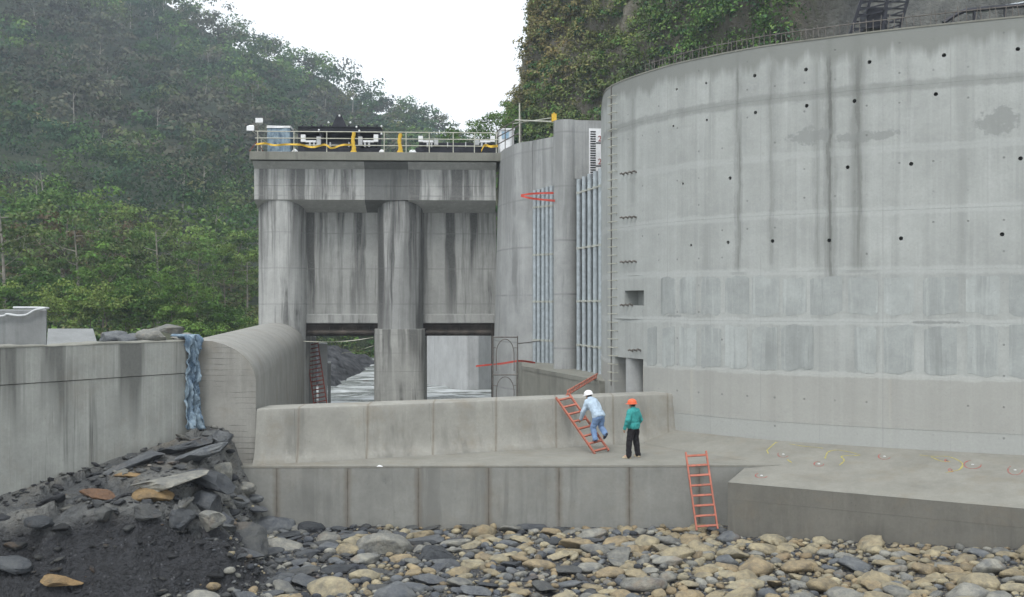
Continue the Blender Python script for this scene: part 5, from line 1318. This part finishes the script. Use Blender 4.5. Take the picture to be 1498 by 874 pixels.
for x, y, r in big:
    m = pick(x, y); me = (SLAB if (m == 'slate' or R_.random() < .12) else RMESH)[R_.randrange(6 if m == 'slate' else 6)]
    o = link_mesh('cobble', mesh_mat(me, m), None, None, (x, y, bedz(x, y) + r * R_.uniform(.12, .30)))
    s = r * 1.12; o.scale = (s * 1.08, s, s * R_.uniform(.7, 1.1)); o.rotation_euler = (R_.uniform(-.25, .25), R_.uniform(-.25, .25), R_.choice((0, math.pi)) + R_.gauss(0, .55))
    px = CX + F * x / y; py = CY + F * (HC - o.location.z) / y; zone = next(n_ for lim, n_ in ZONES if px < lim)
    row = 'in front row' if py > 838 else 'in mid-bed' if py > 800 else 'near the concrete'
    key = ('%s %s %s' % ('large' if r > .30 else 'medium' if r > .235 else 'small', {'slate': 'dark slate', 'tan': 'tan', 'grey': 'grey'}[m], 'stone' if m == 'slate' else 'cobble'), row, zone)
    COB.setdefault(key, []).append((px, o)); tag(o, None, 'cobble', 'loose cobbles on the dry riverbed')
for (a_, b_, c_), L_ in COB.items():
    L_.sort(key=lambda q_: q_[0])
    for k, (px, o) in enumerate(L_): o['label'] = '%s %s %s' % (a_, b_, c_) + ('' if len(L_) == 1 else ', ' + ORD[min(k, 9)])
med = try_place(1100, .085, .19, .78, 30000)
def rock_field(items, sub, lift, name, label, cat, mat, seed, pal=None, ang=0., n_proto=10, flat=1.):
    r = np.random.default_rng(seed); pv = [rock_v(sub, seed + k, ang if k % 3 else ang * .5, (1, r.uniform(.6, .9), r.uniform(.4, .6) * flat), .24)[0] for k in range(n_proto)]; F0 = ICO[sub][1]; nv = len(pv[0])
    V_, F_, C_ = [], [], []
    for i, (x, y, s) in enumerate(items):
        a = r.random() * 6.28; tl_ = r.normal(size=2) * .2; Rm = np.array((Matrix.Rotation(a, 3, 'Z') @ Matrix.Rotation(tl_[0], 3, 'X') @ Matrix.Rotation(tl_[1], 3, 'Y')))
        p = pv[i % n_proto] * s @ Rm.T; p = p + np.array([x, y, 0]); p[:, 2] += lift(x, y, s); V_.append(p); F_.append(F0 + i * nv)
        kind = pick(x, y) if pal is None else None
        c = np.array(R_.choice(COLS[kind]) if kind else pal[r.integers(len(pal))]) * r.uniform(.75, 1.2)
        if kind is None and bed_col(np.array(float(x)), np.array(float(y)))[1] > .4: c = c * .45
        C_.append(np.repeat(c[None], nv, 0))
    tag(np_mesh(name, np.concatenate(V_), np.concatenate(F_), mat, np.concatenate(C_), True), label, cat, kind='stuff')
rock_field(med, 2, lambda x, y, s: bedz(x, y) + s * .3, 'small_cobbles', 'small mixed stones filling the gaps between the cobbles', 'stones', M['stone_mix'], 401)
sm = []
while len(sm) < 5200:
    y = R_.uniform(20.8, 30.1); x = R_.uniform(-7.2, 15.5)
    if not in_view(x, y) or y + .1 > front_y(x): continue
    sm.append((x, y, .025 + .055 * R_.random() ** 2))
rock_field(sm, 1, lambda x, y, s: bedz(x, y) + s * .3, 'pebbles', 'pebbles and gravel strewn over the riverbed', 'pebbles', M['stone_mix'], 431)
sh = []
while len(sh) < 1500:
    y = R_.uniform(21, 30.3); x = R_.uniform(-15, -4.5)
    bed, b, shelf, *_ = bed_parts(np.array(x), np.array(y)); dx, dy = x - WA[0], y - WA[1]
    if dx * wnrm[0] + dy * wnrm[1] < .1 or b < bed - .15: continue
    if x > -7.4 and y > 29.6: continue
    sh.append((x, y, .015 + .17 * R_.random() ** 5))
rock_field(sh, 1, lambda x, y, s: bedz(x, y) + s * .25, 'shale_rubble', 'loose dark shale rubble covering the left bank', 'rubble', M['stone_mix'], 461, pal=[(.06, .062, .066), (.085, .088, .09), (.12, .122, .12), (.17, .172, .165), (.04, .041, .046)], ang=1.0, flat=.7)
bk = []
while len(bk) < 190:
    y = R_.uniform(22.5, 30.1); x = R_.uniform(-13, -5.2)
    bed, b, shelf, cyy, cxx = bed_parts(np.array(x), np.array(y)); dx, dy = x - WA[0], y - WA[1]
    if dx * wnrm[0] + dy * wnrm[1] < .35 or b < bed - .1 or (x > -7.4 and y > 29.5): continue
    edge = abs(float(shelf - cyy)) < .35 or abs(float(shelf - cxx)) < .5 or float(cxx) < float(shelf)
    if (not edge and R_.random() < .8) or (bed_col(np.array(x), np.array(y))[1] > .5 and R_.random() < .75): continue
    bk.append((x, y, .08 + .24 * R_.random() ** 2))
rock_field(bk, 3, lambda x, y, s: bedz(x, y) + s * .12, 'bank_rocks', 'broken grey rocks bedded along the edge of the left bank', 'rocks', M['stone_mix'], 491, pal=[(.05, .053, .058), (.075, .079, .083), (.105, .11, .112), (.13, .13, .12), (.035, .037, .043)], ang=1.1, flat=.6)
# mound of rock on the far side of the left wall, dark bank in the left gate opening
def far_rocks(name, spots, label, m, group):
    for k, (px, py, Y, L, hf) in enumerate(spots):
        v, f = rock_v(3, 600 + k, .5, (L, L * .8, L * hf), .25); me = bpy.data.meshes.new('rock'); me.from_pydata([tuple(p) for p in v], [], [tuple(map(int, q)) for q in f]); me.polygons.foreach_set('use_smooth', [True] * len(me.polygons)); me.set_sharp_from_angle(angle=R(40)); me.materials.append(M[m])
        o = link_mesh(name, me, None, None, PX(px, py, Y)); o.rotation_euler = (0, 0, k * 1.3); tag(o, label[k], 'rock', group)
far_rocks('rock', [(165, 494, 62, 1.0, .4), (195, 496, 60, .9, .4), (222, 493, 60, 1.1, .5), (248, 489, 66, 1.3, .45), (268, 497, 58, .8, .5)], ['brown rock on the mound right of the tilted slab', 'flat grey rock second from the tilted slab on the mound', 'rounded grey rock in the middle of the mound', 'large brownish rock on top of the mound', 'grey rock nearest the blue tarpaulin on the mound'], 'grey', 'rocks on the mound behind the left wall')
def mound_h(x, y): return -1.5 + 4.4 * np.exp(-((x + 22) / 5.5) ** 2 - ((y - 66) / 9.) ** 2) + .6 * fbm(x * .5, y * .5, 4, 111)
tag(grid_mesh('sand_mound', np.linspace(-34, -13.9, 60), np.linspace(56, 80, 60), mound_h, M['ground']), kind='structure')
def dbank_h(x, y): return -3 + np.clip(1 - ((x + 17.2 + .02 * (y - 60)) / 6.2) ** 2, -1, 1) * 3.4 * sstep(70, 80, y) * (1 - sstep(104, 112, y)) + .9 * fbm(x * .5, y * .5, 4, 121)
g_ = NG('dark_rock_bank'); n_ = g_.noise(g_.pos(), 1.6, 6, .7); g_.bump(n_, .6, .9); M['dark_bank'] = g_.col(g_.mix(g_.mr(n_, .4, .7), (.022, .023, .028), (.15, .155, .165)))
tag(grid_mesh('dark_rock_bank', np.linspace(-26, -6, 60), np.linspace(66, 126, 80), dbank_h, M['dark_bank']), kind='structure')
for k, (x, lab) in enumerate(((533, 'left wooden stake standing in the white water'), (537.5, 'right wooden stake standing in the white water'))):
    tag(build('stake', MB().tube([PX(x, 566, 82), PX(x, 557, 82)], [.12, .1], 7), M['bark']), lab, 'stake')
# small litter
for px, py, Z, s, m, lab in ((556, 682.8, .012, .07, 'white', 'scrap of white paper on the front edge of the apron'),):
    p = GZ(px, py, Z); tag(build('paper_scrap', MB().loft([[p + Vector((dx, dy, dz)) for dx, dy, dz in r] for r in ([(-.09, -.04, 0), (-.02, -.05, .01), (.09, -.03, .0), (.07, .04, .0), (-.07, .04, .0)], [(-.07, -.02, .02), (-.02, -.02, .05), (.05, -.02, .02), (.04, .03, .02), (-.05, .03, .03)])]), M['white']), lab, 'paper')

# ================================================================== PEOPLE
M['skin'] = plain('skin', (.42, .26, .18), .55, 0, .1, 8)
M['hair'] = plain('black_hair', (.015, .013, .012), .6, 0, .2, 20)
def cloth(name, c):
    g = NG(name); p = g.pos(); n = g.noise(p, 7, 4, .6); f_ = g.noise(p, 1, 4, .6, scale=(9, 9, 4))
    g.bump(f_, .05, .8); g.set(Roughness=.9); return g.col(g.mix(g.mr(n, .3, .7), tuple(k * .8 for k in c), tuple(k * 1.15 for k in c)))
M['teal'] = cloth('teal_jacket', (.045, .30, .29)); M['blackcloth'] = cloth('black_trousers', (.016, .014, .016)); M['paleblue'] = cloth('pale_blue_jacket', (.42, .52, .62)); M['denim'] = cloth('blue_jeans', (.17, .26, .43))
M['helmet_o'] = plain('orange_helmet', (.72, .13, .05), .35, 0, .08); M['helmet_w'] = plain('white_helmet', (.80, .80, .80), .35, 0, .04); M['shoe_dark'] = plain('dark_shoe', (.03, .035, .06), .6); M['shoe_tan'] = plain('tan_shoe', (.42, .35, .24), .7)

def fuse(name, mb, mat, parent, vox, it=4):
    o = build(name, mb, mat, parent, fix=True); m = o.modifiers.new('fuse', 'REMESH'); m.mode = 'VOXEL'; m.voxel_size = vox; m.use_smooth_shade = True
    if vox > .014:
        tx_ = bpy.data.textures.get('folds') or bpy.data.textures.new('folds', 'CLOUDS'); tx_.noise_scale = .11; dm = o.modifiers.new('folds', 'DISPLACE'); dm.texture = tx_; dm.strength = .045; dm.mid_level = .5
    s = o.modifiers.new('soft', 'SMOOTH'); s.factor = .5; s.iterations = it
    return o
def ell(mb, c, ax, n=12, m=7):       # ellipsoid with the three half axes ax
    c = Vector(c); rings = []
    for k in range(m + 1):
        a = -math.pi / 2 + .12 + (math.pi - .24) * k / m
        rings.append([c + ax[0] * math.cos(a) * math.cos(2 * math.pi * i / n) + ax[1] * math.cos(a) * math.sin(2 * math.pi * i / n) + ax[2] * math.sin(a) for i in range(n)])
    return mb.loft(rings)
def limb(mb, pts, rs, n=10):
    P = []; Rr = []
    for k in range(len(pts) - 1):
        for q in range(4): P.append(Vector(pts[k]).lerp(Vector(pts[k + 1]), q / 4)); Rr.append(lerp(rs[k], rs[k + 1], q / 4))
    P.append(Vector(pts[-1])); Rr.append(rs[-1]); mb.tube(P, Rr, n)
    for p, r in zip(pts, rs): mb.dome(p, r * .98, n, 6)
def torso(mb, J, rgt, grow):
    sp = [J['pelvis'], J['waist'], J['chest'], J['yoke'], J['neck']]; dims = [(.165, .115), (.15, .105), (.185, .12), (.175, .095), (.06, .06)]; rings = []
    for k, (p, (w, d)) in enumerate(zip(sp, dims)):
        t = (sp[min(k + 1, 4)] - sp[max(k - 1, 0)]).normalized(); r = (rgt - t * rgt.dot(t)).normalized(); b = t.cross(r); g_ = grow if k < 4 else grow * .5
        rings.append([p + r * (w + g_) * math.cos(a) + b * (d + g_) * math.sin(a) for a in [2 * math.pi * i / 16 for i in range(16)]])
    mb.loft(rings)
def hand(mb, wrist, d, palmn, r=.0105):
    d = d.normalized(); palmn = (palmn - d * palmn.dot(d)).normalized(); s = d.cross(palmn)
    c = wrist + d * .05; ell(mb, c, (s * .042, palmn * .017, d * .055), 8, 5)
    for k, ln_ in enumerate((.066, .076, .07, .054)):
        b = wrist + d * .09 + s * (.03 - .02 * k); mb.tube([b, b + d * ln_ * .5 + palmn * .012, b + d * ln_ * .9 + palmn * .036], [r, r, r * .85], 6)
    b = wrist + d * .03 + s * .036; mb.tube([b, b + s * .028 + d * .03 + palmn * .015, b + s * .034 + d * .06 + palmn * .03], [r * 1.15, r * 1.1, r * .9], 6)
def person(label, root, J, rgt, face, m, lowest=False):
    t = thing('person', label, 'person', root); up = Vector((0, 0, 1))
    hu = J['headup'].normalized(); fc = (face - hu * face.dot(hu)).normalized(); hr = fc.cross(hu)
    H = J['head']
    b = MB(); torso(b, J, rgt, 0)
    ell(b, H, (hr * .076, fc * .095, hu * .115)); ell(b, H - hu * .05 + fc * .02, (hr * .06, fc * .075, hu * .07)); limb(b, [J['neck'] - hu * .04, H - hu * .06], [.058, .055])
    b.tube([H + fc * .09 + hu * .012, H + fc * .118 - hu * .02, H + fc * .09 - hu * .03], [.01, .016, .012], 6)
    for s in (-1, 1): ell(b, H + hr * s * .08 - fc * .005, (hr * .014, fc * .024, hu * .034), 8, 5)
    for s in 'LR':
        limb(b, [J['sh' + s], J['el' + s], J['wr' + s]], [.052, .041, .029]); limb(b, [J['hip' + s], J['kn' + s], J['an' + s]], [.085, .056, .04])
        hand(b, J['wr' + s], J['hd' + s], J['pn' + s]); limb(b, [J['an' + s], J['an' + s] + J['toe' + s] * .12 - up * .03], [.042, .035])
    body = fuse('body', b, M['skin'], t, .0125, 2)
    for s in (-1, 1): build('eye', MB().dome(H + fc * .088 + hr * s * .032 + hu * .015, .012, 8, 4), M['hair'], body)
    build('mouth', MB().bar(H + fc * .088 - hu * .058 - hr * .022, H + fc * .088 - hu * .058 + hr * .022, .008, .01), M['redpaint'], body)
    hb = MB(); ell(hb, H + hu * .005 - fc * .018, (hr * .086, fc * .092, hu * .10)); build('hair', hb, M['hair'], t, smooth=60)
    j = MB(); torso(j, J, rgt, .05)
    for s in 'LR': limb(j, [J['sh' + s], J['el' + s], J['wr' + s]], [.094, .08, .06])
    d_ = (J['waist'] - J['pelvis']).normalized(); r0 = (rgt - d_ * rgt.dot(d_)).normalized(); b0 = d_.cross(r0)
    j.loft([[J['pelvis'] + d_ * z + r0 * w * math.cos(a) + b0 * w * .78 * math.sin(a) for a in [2 * math.pi * i / 16 for i in range(16)]] for z, w in ((-.07, .19), (-.02, .222), (.1, .225))])
    jk = fuse('jacket', j, M[m['jacket']], t, .0145, 1); build('collar', MB().loft([[J['neck'] + hu * z + (hr * math.cos(a) + fc * math.sin(a)) * .072 for a in [2 * math.pi * i / 12 for i in range(12)]] for z in (-.04, .035)]), M[m['jacket']], jk, smooth=60)
    tr = MB(); ell(tr, J['pelvis'] - d_ * .03, (r0 * .172, b0 * .13, d_ * .13))
    for s in 'LR': limb(tr, [J['hip' + s], J['kn' + s], J['an' + s]], [.116, .094, .084])
    fuse('trousers', tr, M[m['trousers']], t, .0145, 1)
    for s in 'LR':
        a, d = J['an' + s], J['toe' + s].normalized(); n_ = J.get('sole' + s, -up); sd_ = d.cross(n_).normalized()
        sh_ = MB(); sh_.loft([[a + n_ * .075 + d * f_ + sd_ * w * math.cos(q) + n_ * -h * max(0, math.sin(q)) for q in [2 * math.pi * i / 12 for i in range(12)]] for f_, w, h in ((-.075, .03, .05), (-.05, .042, .095), (.02, .044, .1), (.09, .05, .065), (.15, .045, .05), (.185, .02, .03))])
        build('shoe', sh_, M[m['shoe']], t, smooth=50)
    hm = MB(); rings = []
    for k, (a, w) in enumerate(((-.015, 1.06), (.02, 1.05), (.06, .98), (.095, .78), (.12, .48), (.13, .12))):
        rings.append([H + hu * (.035 + a) + hr * .118 * w * math.cos(q) + fc * .14 * w * math.sin(q) for q in [2 * math.pi * i / 20 for i in range(20)]])
    hm.loft(rings); he = build('helmet', hm, M[m['helmet']], t, smooth=60)
    br = [[H + hu * (.018 + z) + hr * .118 * k * math.cos(q) + fc * (.14 * k * math.sin(q) + (.05 * (k - 1) / .18 * max(0, math.sin(q)))) for q in [2 * math.pi * i / 20 for i in range(20)]] for k, z in ((1.0, 0), (1.18, -.012), (1.18, -.004), (1.0, .012))]
    build('brim', MB().loft(br, caps=False), M[m['helmet']], he, smooth=60)
    for s in (-1, 1): build('strap', MB().tube([H + hr * s * .09 + hu * .02, H + hr * s * .075 - hu * .06, H + fc * .03 - hu * .115], .007, 5), M['hair'], he)
    return t
V3 = Vector; UP = V3((0, 0, 1))
# standing man, seen from behind, looking left
B = GZ(926.5, 670, 0); fcv = V3((-.72, .69, 0)); rg = V3((.69, .72, 0))
def q(r, f, z): return B + rg * r + fcv * f + UP * z
J = dict(pelvis=q(.01, 0, .92), waist=q(.01, .01, 1.06), chest=q(0, .02, 1.25), yoke=q(0, .0, 1.40), neck=q(0, .01, 1.475), head=q(0, .045, 1.585), headup=UP + fcv * .05,
    shL=q(-.175, 0, 1.375), shR=q(.175, 0, 1.375), elL=q(-.30, -.03, 1.12), elR=q(.30, -.04, 1.12), wrL=q(-.29, .10, .90), wrR=q(.28, .10, .91), hdL=V3((0, 0, -1)) + fcv * .25, hdR=V3((0, 0, -1)) + fcv * .25, pnL=rg, pnR=-rg,
    hipL=q(-.09, 0, .86), hipR=q(.10, 0, .86), knL=q(-.155, .035, .48), knR=q(.155, .02, .48), anL=q(-.20, .02, .085), anR=q(.19, -.03, .085), toeL=V3((-.95, .25, 0)), toeR=V3((-.5, .8, 0)))
person('man in a teal jacket and orange helmet standing on the apron', (B.x, B.y, 0), J, rg, V3((-.8, .6, -.05)), dict(jacket='teal', trousers='blackcloth', helmet='helmet_o', shoe='shoe_tan'))
# climbing man, bent over the ladder
cf = V3((-.62, .78, 0)); cr_ = V3((.78, .62, 0))
pel = PX(876, 609, 32.58); che = PX(868.5, 593.5, 32.83); yo = PX(865, 587, 32.92); nk = PX(862.5, 582.5, 32.98)
J = dict(pelvis=pel, waist=pel.lerp(che, .45) + UP * .03, chest=che + UP * .01, yoke=yo, neck=nk, head=PX(861, 578.5, 33.03) , headup=V3((-.18, .12, 1)),
    shL=yo - cr_ * .165 - UP * .02, shR=yo + cr_ * .165 - UP * .02, elL=PX(853.5, 602, 32.86), elR=yo + cr_ * .23 + cf * .18 - UP * .2, wrL=PX(850, 613, 33.06), wrR=yo + cr_ * .16 + cf * .38 - UP * .28, hdL=V3((-.25, .3, -1)), hdR=V3((-.3, .6, -.6)), pnL=cf, pnR=cf,
    hipL=pel - cr_ * .09 - UP * .05, hipR=pel + cr_ * .09 - UP * .05, knL=PX(867.5, 626.5, 32.62), knR=PX(879.5, 625, 32.70), anL=PX(871, 642.3, 32.5), anR=PX(885.5, 634.5, 32.45), toeL=V3((-.3, .85, -.1)), toeR=V3((-.35, .6, -.72)), soleR=V3((.4, -.62, -.68)).normalized())
person('man in a pale blue jacket and white helmet climbing the ladder', tuple(J['anL'] - UP * .09), J, cr_, V3((-.75, .62, -.2)), dict(jacket='paleblue', trousers='denim', helmet='helmet_w', shoe='shoe_dark'))

# ================================================================== HAZE
hb = MB().box((0, 222, 127), (880, 660, 262)); hz_o = build('haze', hb, None)
g = bpy.data.materials.new('haze_air'); g.use_nodes = True; g.node_tree.nodes.clear(); go = g.node_tree.nodes.new('ShaderNodeOutputMaterial'); gv_ = g.node_tree.nodes.new('ShaderNodeVolumePrincipled')
gv_.inputs['Color'].default_value = (.76, .87, 1, 1); gv_.inputs['Density'].default_value = .0007; gv_.inputs['Anisotropy'].default_value = .2
g.node_tree.links.new(gv_.outputs[0], go.inputs['Volume']); hz_o.data.materials.append(g); tag(hz_o, 'thin pale haze in the valley air', 'haze', kind='stuff')
